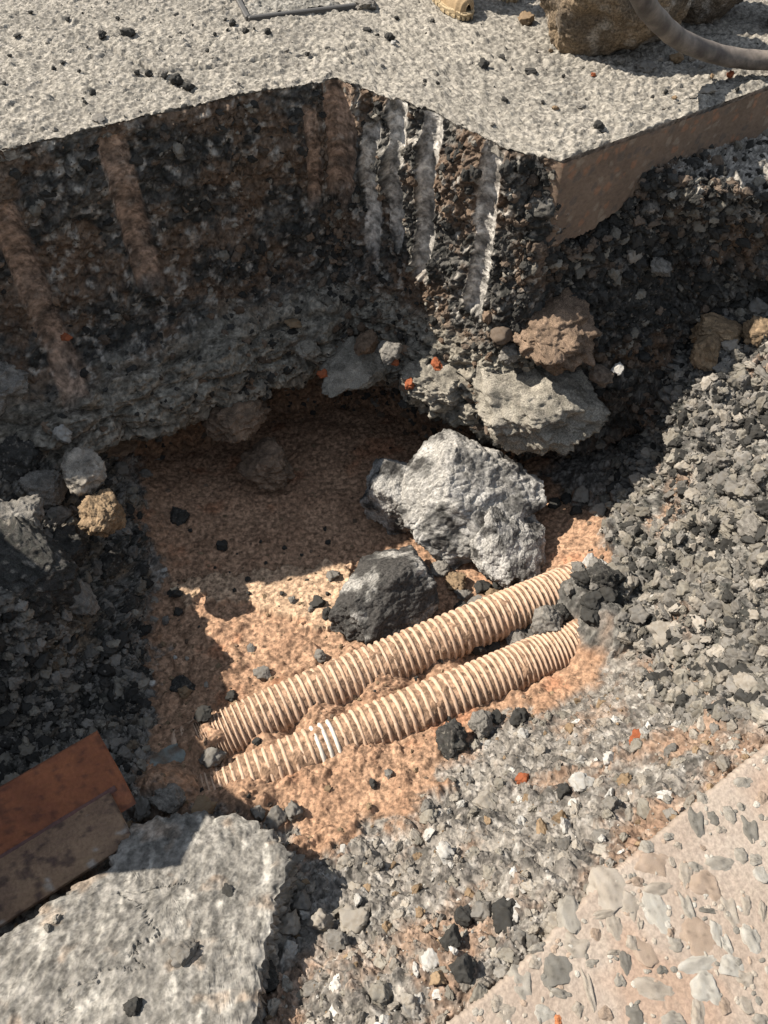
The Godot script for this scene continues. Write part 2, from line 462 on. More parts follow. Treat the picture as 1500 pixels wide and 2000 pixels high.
func build_back_wall() -> void:
	var net := [
		[Vector3(-1.952, -0.004, -2.224), Vector3(-1.574, -0.004, -2.421), Vector3(-1.306, -0.004, -2.582), Vector3(-1.076, -0.004, -2.708), Vector3(-0.833, -0.004, -2.845), Vector3(-0.662, -0.004, -2.938), Vector3(-0.519, -0.004, -3.009), Vector3(-0.294, -0.004, -3.083), Vector3(-0.216, -0.004, -3.109), Vector3(-0.187, -0.004, -3.113), Vector3(-0.149, -0.004, -3.090), Vector3(-0.016, -0.004, -3.004), Vector3(0.097, -0.004, -2.913), Vector3(0.205, -0.004, -2.818), Vector3(0.309, -0.004, -2.710), Vector3(0.422, -0.004, -2.596), Vector3(0.531, -0.004, -2.566), Vector3(0.590, -0.004, -2.544), Vector3(0.755, -0.004, -2.726), Vector3(0.957, -0.004, -2.857), Vector3(1.408, -0.004, -3.148), Vector3(2.259, -0.004, -3.649)],
		[Vector3(-1.950, -0.100, -2.220), Vector3(-1.572, -0.100, -2.417), Vector3(-1.304, -0.100, -2.578), Vector3(-1.074, -0.100, -2.704), Vector3(-0.831, -0.100, -2.841), Vector3(-0.660, -0.100, -2.934), Vector3(-0.517, -0.100, -3.004), Vector3(-0.292, -0.100, -3.078), Vector3(-0.215, -0.100, -3.104), Vector3(-0.188, -0.100, -3.108), Vector3(-0.152, -0.100, -3.086), Vector3(-0.019, -0.100, -3.000), Vector3(0.094, -0.100, -2.909), Vector3(0.202, -0.100, -2.814), Vector3(0.305, -0.100, -2.707), Vector3(0.419, -0.100, -2.592), Vector3(0.529, -0.100, -2.562), Vector3(0.590, -0.100, -2.539), Vector3(0.755, -0.100, -2.726), Vector3(0.957, -0.100, -2.857), Vector3(1.408, -0.100, -3.148), Vector3(2.259, -0.100, -3.649)],
		[Vector3(-1.945, -0.200, -2.211), Vector3(-1.567, -0.200, -2.408), Vector3(-1.299, -0.200, -2.569), Vector3(-1.069, -0.200, -2.695), Vector3(-0.826, -0.200, -2.832), Vector3(-0.655, -0.200, -2.925), Vector3(-0.513, -0.200, -2.995), Vector3(-0.289, -0.200, -3.069), Vector3(-0.212, -0.200, -3.094), Vector3(-0.191, -0.200, -3.098), Vector3(-0.157, -0.200, -3.078), Vector3(-0.025, -0.200, -2.992), Vector3(0.088, -0.200, -2.901), Vector3(0.195, -0.200, -2.807), Vector3(0.298, -0.200, -2.700), Vector3(0.413, -0.200, -2.584), Vector3(0.524, -0.200, -2.553), Vector3(0.590, -0.200, -2.529), Vector3(0.755, -0.200, -2.726), Vector3(0.957, -0.200, -2.857), Vector3(1.408, -0.200, -3.148), Vector3(2.259, -0.200, -3.649)],
		[Vector3(-1.955, -0.320, -2.229), Vector3(-1.577, -0.320, -2.426), Vector3(-1.309, -0.320, -2.587), Vector3(-1.079, -0.320, -2.713), Vector3(-0.836, -0.320, -2.850), Vector3(-0.665, -0.320, -2.943), Vector3(-0.521, -0.320, -3.013), Vector3(-0.295, -0.320, -3.087), Vector3(-0.216, -0.320, -3.109), Vector3(-0.188, -0.320, -3.110), Vector3(-0.154, -0.320, -3.083), Vector3(-0.025, -0.320, -2.992), Vector3(0.088, -0.320, -2.901), Vector3(0.195, -0.320, -2.807), Vector3(0.298, -0.320, -2.700), Vector3(0.413, -0.320, -2.584), Vector3(0.524, -0.320, -2.553), Vector3(0.590, -0.320, -2.529), Vector3(0.766, -0.320, -2.709), Vector3(0.967, -0.320, -2.840), Vector3(1.419, -0.320, -3.131), Vector3(2.270, -0.320, -3.632)],
		[Vector3(-1.964, -0.450, -2.247), Vector3(-1.587, -0.450, -2.443), Vector3(-1.319, -0.450, -2.604), Vector3(-1.089, -0.450, -2.730), Vector3(-0.846, -0.450, -2.867), Vector3(-0.674, -0.450, -2.961), Vector3(-0.528, -0.450, -3.032), Vector3(-0.301, -0.450, -3.106), Vector3(-0.221, -0.450, -3.126), Vector3(-0.183, -0.450, -3.125), Vector3(-0.146, -0.450, -3.095), Vector3(-0.019, -0.450, -3.000), Vector3(0.094, -0.450, -2.909), Vector3(0.202, -0.450, -2.814), Vector3(0.305, -0.450, -2.707), Vector3(0.419, -0.450, -2.592), Vector3(0.516, -0.450, -2.536), Vector3(0.590, -0.450, -2.509), Vector3(0.777, -0.450, -2.693), Vector3(0.978, -0.450, -2.824), Vector3(1.429, -0.450, -3.114), Vector3(2.280, -0.450, -3.614)],
		[Vector3(-1.955, -0.600, -2.229), Vector3(-1.577, -0.600, -2.426), Vector3(-1.309, -0.600, -2.587), Vector3(-1.079, -0.600, -2.713), Vector3(-0.836, -0.600, -2.850), Vector3(-0.665, -0.600, -2.943), Vector3(-0.521, -0.600, -3.013), Vector3(-0.295, -0.600, -3.087), Vector3(-0.216, -0.600, -3.109), Vector3(-0.188, -0.600, -3.110), Vector3(-0.154, -0.600, -3.083), Vector3(-0.025, -0.600, -2.992), Vector3(0.088, -0.600, -2.901), Vector3(0.195, -0.600, -2.807), Vector3(0.298, -0.600, -2.700), Vector3(0.413, -0.600, -2.584), Vector3(0.512, -0.600, -2.527), Vector3(0.590, -0.600, -2.499), Vector3(0.783, -0.600, -2.685), Vector3(0.984, -0.600, -2.815), Vector3(1.434, -0.600, -3.106), Vector3(2.285, -0.600, -3.606)],
		[Vector3(-1.950, -0.750, -2.220), Vector3(-1.572, -0.750, -2.417), Vector3(-1.304, -0.750, -2.578), Vector3(-1.074, -0.750, -2.704), Vector3(-0.831, -0.750, -2.841), Vector3(-0.660, -0.750, -2.934), Vector3(-0.517, -0.750, -3.004), Vector3(-0.292, -0.750, -3.078), Vector3(-0.214, -0.750, -3.100), Vector3(-0.190, -0.750, -3.100), Vector3(-0.159, -0.750, -3.075), Vector3(-0.031, -0.750, -2.984), Vector3(0.081, -0.750, -2.894), Vector3(0.188, -0.750, -2.800), Vector3(0.291, -0.750, -2.693), Vector3(0.406, -0.750, -2.576), Vector3(0.507, -0.750, -2.518), Vector3(0.590, -0.750, -2.489), Vector3(0.800, -0.750, -2.660), Vector3(1.000, -0.750, -2.790), Vector3(1.450, -0.750, -3.080), Vector3(2.300, -0.750, -3.580)],
		[Vector3(-1.927, -0.860, -2.176), Vector3(-1.548, -0.860, -2.373), Vector3(-1.279, -0.860, -2.535), Vector3(-1.050, -0.860, -2.660), Vector3(-0.807, -0.860, -2.797), Vector3(-0.637, -0.860, -2.890), Vector3(-0.499, -0.860, -2.957), Vector3(-0.276, -0.860, -3.031), Vector3(-0.201, -0.860, -3.056), Vector3(-0.202, -0.860, -3.060), Vector3(-0.179, -0.860, -3.044), Vector3(-0.048, -0.860, -2.959), Vector3(0.062, -0.860, -2.871), Vector3(0.167, -0.860, -2.778), Vector3(0.269, -0.860, -2.672), Vector3(0.388, -0.860, -2.553), Vector3(0.494, -0.860, -2.491), Vector3(0.590, -0.860, -2.459), Vector3(0.800, -0.860, -2.660), Vector3(1.000, -0.860, -2.790), Vector3(1.450, -0.860, -3.080), Vector3(2.300, -0.860, -3.580)],
		[Vector3(-1.876, -0.930, -2.078), Vector3(-1.494, -0.930, -2.277), Vector3(-1.224, -0.930, -2.439), Vector3(-0.996, -0.930, -2.564), Vector3(-0.753, -0.930, -2.701), Vector3(-0.586, -0.930, -2.792), Vector3(-0.459, -0.930, -2.855), Vector3(-0.242, -0.930, -2.926), Vector3(-0.175, -0.930, -2.966), Vector3(-0.224, -0.930, -2.982), Vector3(-0.214, -0.930, -2.990), Vector3(-0.072, -0.930, -2.927), Vector3(0.036, -0.930, -2.840), Vector3(0.140, -0.930, -2.749), Vector3(0.241, -0.930, -2.644), Vector3(0.362, -0.930, -2.522), Vector3(0.477, -0.930, -2.455), Vector3(0.590, -0.930, -2.419), Vector3(0.800, -0.930, -2.660), Vector3(1.000, -0.930, -2.790), Vector3(1.450, -0.930, -3.080), Vector3(2.300, -0.930, -3.580)],
		[Vector3(-1.839, -1.020, -2.007), Vector3(-1.456, -1.020, -2.207), Vector3(-1.184, -1.020, -2.370), Vector3(-0.957, -1.020, -2.494), Vector3(-0.714, -1.020, -2.631), Vector3(-0.549, -1.020, -2.721), Vector3(-0.430, -1.020, -2.781), Vector3(-0.217, -1.020, -2.850), Vector3(-0.156, -1.020, -2.898), Vector3(-0.241, -1.020, -2.921), Vector3(-0.243, -1.020, -2.944), Vector3(-0.095, -1.020, -2.894), Vector3(0.010, -1.020, -2.810), Vector3(0.112, -1.020, -2.720), Vector3(0.212, -1.020, -2.616), Vector3(0.337, -1.020, -2.491), Vector3(0.459, -1.020, -2.419), Vector3(0.590, -1.020, -2.379), Vector3(0.800, -1.020, -2.660), Vector3(1.000, -1.020, -2.790), Vector3(1.450, -1.020, -3.080), Vector3(2.300, -1.020, -3.580)],
		[Vector3(-1.821, -1.120, -1.972), Vector3(-1.436, -1.120, -2.172), Vector3(-1.164, -1.120, -2.335), Vector3(-0.938, -1.120, -2.459), Vector3(-0.695, -1.120, -2.596), Vector3(-0.531, -1.120, -2.685), Vector3(-0.415, -1.120, -2.743), Vector3(-0.204, -1.120, -2.812), Vector3(-0.145, -1.120, -2.860), Vector3(-0.252, -1.120, -2.882), Vector3(-0.264, -1.120, -2.911), Vector3(-0.118, -1.120, -2.862), Vector3(-0.015, -1.120, -2.779), Vector3(0.084, -1.120, -2.691), Vector3(0.183, -1.120, -2.588), Vector3(0.312, -1.120, -2.460), Vector3(0.442, -1.120, -2.383), Vector3(0.590, -1.120, -2.339), Vector3(0.800, -1.120, -2.660), Vector3(1.000, -1.120, -2.790), Vector3(1.450, -1.120, -3.080), Vector3(2.300, -1.120, -3.580)],
		[Vector3(-1.830, -1.200, -1.989), Vector3(-1.446, -1.200, -2.190), Vector3(-1.174, -1.200, -2.353), Vector3(-0.948, -1.200, -2.477), Vector3(-0.705, -1.200, -2.614), Vector3(-0.540, -1.200, -2.703), Vector3(-0.422, -1.200, -2.762), Vector3(-0.210, -1.200, -2.831), Vector3(-0.149, -1.200, -2.877), Vector3(-0.248, -1.200, -2.898), Vector3(-0.257, -1.200, -2.922), Vector3(-0.112, -1.200, -2.870), Vector3(-0.009, -1.200, -2.787), Vector3(0.091, -1.200, -2.698), Vector3(0.191, -1.200, -2.595), Vector3(0.318, -1.200, -2.468), Vector3(0.446, -1.200, -2.392), Vector3(0.590, -1.200, -2.349), Vector3(0.800, -1.200, -2.660), Vector3(1.000, -1.200, -2.790), Vector3(1.450, -1.200, -3.080), Vector3(2.300, -1.200, -3.580)],
		[Vector3(-1.895, -1.280, -2.114), Vector3(-1.514, -1.280, -2.312), Vector3(-1.244, -1.280, -2.474), Vector3(-1.016, -1.280, -2.599), Vector3(-0.773, -1.280, -2.736), Vector3(-0.605, -1.280, -2.827), Vector3(-0.473, -1.280, -2.892), Vector3(-0.254, -1.280, -2.964), Vector3(-0.184, -1.280, -2.998), Vector3(-0.216, -1.280, -3.009), Vector3(-0.203, -1.280, -3.007), Vector3(-0.066, -1.280, -2.935), Vector3(0.042, -1.280, -2.848), Vector3(0.147, -1.280, -2.756), Vector3(0.248, -1.280, -2.651), Vector3(0.369, -1.280, -2.530), Vector3(0.481, -1.280, -2.464), Vector3(0.590, -1.280, -2.429), Vector3(0.800, -1.280, -2.660), Vector3(1.000, -1.280, -2.790), Vector3(1.450, -1.280, -3.080), Vector3(2.300, -1.280, -3.580)],
		[Vector3(-1.936, -1.360, -2.193), Vector3(-1.557, -1.360, -2.391), Vector3(-1.289, -1.360, -2.552), Vector3(-1.059, -1.360, -2.678), Vector3(-0.816, -1.360, -2.815), Vector3(-0.646, -1.360, -2.907), Vector3(-0.506, -1.360, -2.976), Vector3(-0.283, -1.360, -3.050), Vector3(-0.207, -1.360, -3.075), Vector3(-0.196, -1.360, -3.079), Vector3(-0.168, -1.360, -3.061), Vector3(-0.037, -1.360, -2.976), Vector3(0.075, -1.360, -2.886), Vector3(0.181, -1.360, -2.792), Vector3(0.284, -1.360, -2.686), Vector3(0.400, -1.360, -2.569), Vector3(0.503, -1.360, -2.509), Vector3(0.590, -1.360, -2.479), Vector3(0.800, -1.360, -2.660), Vector3(1.000, -1.360, -2.790), Vector3(1.450, -1.360, -3.080), Vector3(2.300, -1.360, -3.580)],
		[Vector3(-1.950, -1.500, -2.220), Vector3(-1.572, -1.500, -2.417), Vector3(-1.304, -1.500, -2.578), Vector3(-1.074, -1.500, -2.704), Vector3(-0.831, -1.500, -2.841), Vector3(-0.660, -1.500, -2.934), Vector3(-0.517, -1.500, -3.004), Vector3(-0.292, -1.500, -3.078), Vector3(-0.215, -1.500, -3.104), Vector3(-0.188, -1.500, -3.108), Vector3(-0.152, -1.500, -3.086), Vector3(-0.019, -1.500, -3.000), Vector3(0.094, -1.500, -2.909), Vector3(0.202, -1.500, -2.814), Vector3(0.305, -1.500, -2.707), Vector3(0.419, -1.500, -2.592), Vector3(0.516, -1.500, -2.536), Vector3(0.590, -1.500, -2.509), Vector3(0.800, -1.500, -2.660), Vector3(1.000, -1.500, -2.790), Vector3(1.450, -1.500, -3.080), Vector3(2.300, -1.500, -3.580)],
		[Vector3(-1.950, -1.650, -2.220), Vector3(-1.572, -1.650, -2.417), Vector3(-1.304, -1.650, -2.578), Vector3(-1.074, -1.650, -2.704), Vector3(-0.831, -1.650, -2.841), Vector3(-0.660, -1.650, -2.934), Vector3(-0.517, -1.650, -3.004), Vector3(-0.292, -1.650, -3.078), Vector3(-0.215, -1.650, -3.104), Vector3(-0.188, -1.650, -3.108), Vector3(-0.152, -1.650, -3.086), Vector3(-0.019, -1.650, -3.000), Vector3(0.094, -1.650, -2.909), Vector3(0.202, -1.650, -2.814), Vector3(0.305, -1.650, -2.707), Vector3(0.419, -1.650, -2.592), Vector3(0.516, -1.650, -2.536), Vector3(0.590, -1.650, -2.509), Vector3(0.800, -1.650, -2.660), Vector3(1.000, -1.650, -2.790), Vector3(1.450, -1.650, -3.080), Vector3(2.300, -1.650, -3.580)],
		[Vector3(-1.950, -1.800, -2.220), Vector3(-1.572, -1.800, -2.417), Vector3(-1.304, -1.800, -2.578), Vector3(-1.074, -1.800, -2.704), Vector3(-0.831, -1.800, -2.841), Vector3(-0.660, -1.800, -2.934), Vector3(-0.517, -1.800, -3.004), Vector3(-0.292, -1.800, -3.078), Vector3(-0.215, -1.800, -3.104), Vector3(-0.188, -1.800, -3.108), Vector3(-0.152, -1.800, -3.086), Vector3(-0.019, -1.800, -3.000), Vector3(0.094, -1.800, -2.909), Vector3(0.202, -1.800, -2.814), Vector3(0.305, -1.800, -2.707), Vector3(0.419, -1.800, -2.592), Vector3(0.516, -1.800, -2.536), Vector3(0.590, -1.800, -2.509), Vector3(0.800, -1.800, -2.660), Vector3(1.000, -1.800, -2.790), Vector3(1.450, -1.800, -3.080), Vector3(2.300, -1.800, -3.580)]]
	var nu := 640
	var nv := 330
	var p := net_points(net, nu, nv)
	var n := grid_normals(p, nu, nv, 1.0)
	if n[nu * 100 + 100].z < 0.0:
		for i in n.size(): n[i] = -n[i]
	var c := PackedColorArray()
	c.resize(p.size())
	var q := PackedVector3Array()
	q.resize(p.size())
	for i in p.size():
		var g := groove(p[i])
		var fade := smoothstep(0.0, -0.05, p[i].y)
		var bed := smoothstep(-0.85, -0.95, p[i].y) * (1.0 - smoothstep(-1.25, -1.35, p[i].y))
		var d := rough(p[i], 0.62 + 0.5 * bed, 0.62 - 0.3 * bed)
		if bed > 0.0: d += bed * 0.055 * (bump(cells("block", 4.5).get_noise_3d(p[i].x, p[i].y * 2.2, p[i].z)) - 0.7) + bed * 0.02 * fbm("bed", 7.0, 4, true).get_noise_3d(p[i].x, p[i].y * 5.0, p[i].z)
		d = lerpf(d, 0.012 - g[1] + 0.004 * fbm("w_fine", 34.0, 4).get_noise_3dv(p[i]), g[0])
		q[i] = p[i] + n[i] * (d * lerpf(0.75, 1.0, fade) + 0.004 * (1.0 - fade))
		c[i] = wall_color(p[i], g)
	var m := arrays_mesh(q, grid_normals(q, nu, nv, 1.0), c, grid_index(nu, nv, false))
	var o := put("trench_wall", m, mat("earth", Color.WHITE, 0.97, true))
	tag(o, "rough dark earth wall of the trench with drill grooves", "trench wall", "", "structure")
	scatter_sources["wall"] = [q, grid_normals(q, nu, nv, 1.0)]

var scatter_sources := {}

func build_right_ledge() -> void:
	var net := [
		[Vector3(0.517, -0.370, -2.610), Vector3(0.724, -0.370, -2.711), Vector3(0.880, -0.290, -2.808), Vector3(0.949, -0.150, -2.823), Vector3(1.141, -0.150, -2.971), Vector3(1.363, -0.170, -3.112), Vector3(1.641, -0.170, -3.218), Vector3(2.102, -0.170, -3.387), Vector3(3.117, -0.170, -3.481)],
		[Vector3(0.547, -0.380, -2.530), Vector3(0.754, -0.380, -2.631), Vector3(0.910, -0.300, -2.728), Vector3(0.979, -0.160, -2.743), Vector3(1.171, -0.160, -2.891), Vector3(1.393, -0.180, -3.032), Vector3(1.671, -0.180, -3.138), Vector3(2.132, -0.180, -3.307), Vector3(3.147, -0.180, -3.401)],
		[Vector3(0.515, -0.400, -2.510), Vector3(0.743, -0.400, -2.593), Vector3(0.922, -0.320, -2.691), Vector3(1.017, -0.170, -2.714), Vector3(1.159, -0.190, -2.690), Vector3(1.318, -0.200, -2.672), Vector3(1.529, -0.200, -2.686), Vector3(1.892, -0.200, -2.697), Vector3(2.787, -0.200, -2.770)],
		[Vector3(0.515, -0.430, -2.505), Vector3(0.743, -0.430, -2.588), Vector3(0.922, -0.350, -2.686), Vector3(1.017, -0.200, -2.709), Vector3(1.159, -0.220, -2.685), Vector3(1.318, -0.230, -2.667), Vector3(1.529, -0.230, -2.681), Vector3(1.892, -0.230, -2.692), Vector3(2.787, -0.230, -2.765)],
		[Vector3(0.515, -0.620, -2.573), Vector3(0.750, -0.550, -2.577), Vector3(0.969, -0.480, -2.646), Vector3(1.079, -0.370, -2.720), Vector3(1.217, -0.370, -2.684), Vector3(1.375, -0.360, -2.668), Vector3(1.591, -0.360, -2.668), Vector3(1.965, -0.360, -2.668), Vector3(2.891, -0.360, -2.739)],
		[Vector3(0.552, -0.880, -2.601), Vector3(0.788, -0.750, -2.575), Vector3(1.011, -0.700, -2.578), Vector3(1.132, -0.600, -2.681), Vector3(1.290, -0.580, -2.670), Vector3(1.454, -0.570, -2.673), Vector3(1.685, -0.560, -2.694), Vector3(2.058, -0.540, -2.665), Vector3(3.025, -0.540, -2.735)],
		[Vector3(0.579, -1.100, -2.581), Vector3(0.829, -0.980, -2.549), Vector3(1.036, -0.930, -2.526), Vector3(1.182, -0.860, -2.577), Vector3(1.358, -0.820, -2.629), Vector3(1.533, -0.780, -2.681), Vector3(1.780, -0.760, -2.725), Vector3(2.155, -0.720, -2.672), Vector3(3.166, -0.720, -2.742)],
		[Vector3(0.635, -1.550, -2.549), Vector3(0.892, -1.450, -2.526), Vector3(1.111, -1.350, -2.499), Vector3(1.251, -1.200, -2.453), Vector3(1.432, -1.150, -2.501), Vector3(1.603, -1.100, -2.514), Vector3(1.838, -1.050, -2.527), Vector3(2.220, -1.000, -2.473), Vector3(3.258, -1.000, -2.538)]]
	var nu := 340
	var nv := 280
	var p := net_points(net, nu, nv)
	var n := grid_normals(p, nu, nv, 1.0)
	if n[nu * 140 + 100].z < 0.0:
		for i in n.size(): n[i] = -n[i]
	var c := PackedColorArray()
	c.resize(p.size())
	var q := PackedVector3Array()
	q.resize(p.size())
	for i in p.size():
		var flat := smoothstep(0.55, 0.8, n[i].y) * smoothstep(-0.5, -0.3, p[i].y)
		q[i] = p[i] + n[i] * (rough(p[i], 0.9, 1.1) * lerpf(1.0, 0.45, flat) - 0.015)
		var k := stone_tint(p[i])
		var mid := fbm("wc_mid", 12.0, 4).get_noise_3dv(p[i])
		var big := fbm("wc_big", 3.2, 4).get_noise_3dv(p[i] + Vector3(3, 0, 0))
		var col := mixc(DARK, ASH, 0.35 + 0.8 * k + 0.6 * mid)
		col = mixc(col, BROWN, clampf((big - 0.12) * 2.4 + 0.5 * mid, 0.0, 0.8))
		# the paving bed that makes the ledge is pale grey aggregate
		var bed := smoothstep(-0.33, -0.27, p[i].y + 0.05 * mid)
		col = mixc(col, Color(0.30, 0.28, 0.25) * (1.0 + 0.5 * k + 0.4 * mid), bed * smoothstep(0.95, 1.1, p[i].x + 0.1 * mid))
		col.a = 1.0
		c[i] = col
	var nn := grid_normals(q, nu, nv, 1.0)
	var o := put("ledge_wall", arrays_mesh(q, nn, c, grid_index(nu, nv, false)), mat("earth", Color.WHITE, 0.97, true))
	tag(o, "dark stony ledge below the saw-cut pavement edge", "ledge", "", "structure")
	scatter_sources["ledge"] = [q, nn]

var SAND_AREA := PackedVector2Array([Vector2(-1.405, -3.546), Vector2(-0.593, -3.625), Vector2(0.156, -3.627), Vector2(0.843, -3.240), Vector2(0.804, -2.462), Vector2(0.904, -2.357), Vector2(0.985, -2.101), Vector2(0.933, -1.760), Vector2(0.930, -1.551), Vector2(0.905, -1.342), Vector2(0.796, -1.231), Vector2(0.627, -1.152), Vector2(0.483, -1.132), Vector2(0.271, -1.014), Vector2(0.186, -0.843), Vector2(0.083, -0.793), Vector2(-0.080, -0.673), Vector2(-0.250, -0.608), Vector2(-0.312, -0.715), Vector2(-0.551, -0.767), Vector2(-0.628, -0.807), Vector2(-0.823, -0.829), Vector2(-0.876, -1.130), Vector2(-0.941, -1.439), Vector2(-1.005, -1.676), Vector2(-1.030, -1.936), Vector2(-1.134, -2.185)])
var CRUST := PackedVector2Array([Vector2(-0.965, -1.859), Vector2(-0.139, -1.975), Vector2(-0.171, -1.529), Vector2(-0.318, -1.586), Vector2(-0.501, -1.679), Vector2(-0.684, -1.728), Vector2(-0.796, -1.792), Vector2(-0.850, -1.708)])
var RIGHT_AREA := PackedVector2Array([Vector2(1.005, -2.198), Vector2(1.410, -3.236), Vector2(2.251, -2.425), Vector2(1.669, -0.965), Vector2(1.045, -0.827), Vector2(0.902, -0.948), Vector2(0.902, -1.427), Vector2(0.933, -1.760)])
var LEFT_AREA := PackedVector2Array([Vector2(-2.166, -2.559), Vector2(-1.683, -3.007), Vector2(-1.339, -2.520), Vector2(-1.106, -2.242), Vector2(-1.048, -1.928), Vector2(-1.023, -1.670), Vector2(-0.876, -1.130), Vector2(-0.823, -0.829), Vector2(-1.874, -0.807)])

const MOUNDS := [[0.808, -1.660, 0.17, 0.170, 1], [0.836, -1.471, 0.13, 0.150, 1], [0.645, -1.554, 0.10, 0.080, 1], [-0.741, -0.847, 0.12, 0.120, 0], [-0.672, -0.749, 0.10, 0.060, 0], [-0.632, -1.077, 0.12, 0.090, 0], [-0.246, -1.146, 0.10, 0.050, 0], [-0.428, -1.061, 0.09, 0.050, 0], [-0.020, -1.274, 0.11, 0.050, 0], [0.221, -1.384, 0.09, 0.045, 0], [-0.090, -0.989, 0.12, 0.030, 0], [-0.462, -0.828, 0.10, 0.040, 0]]

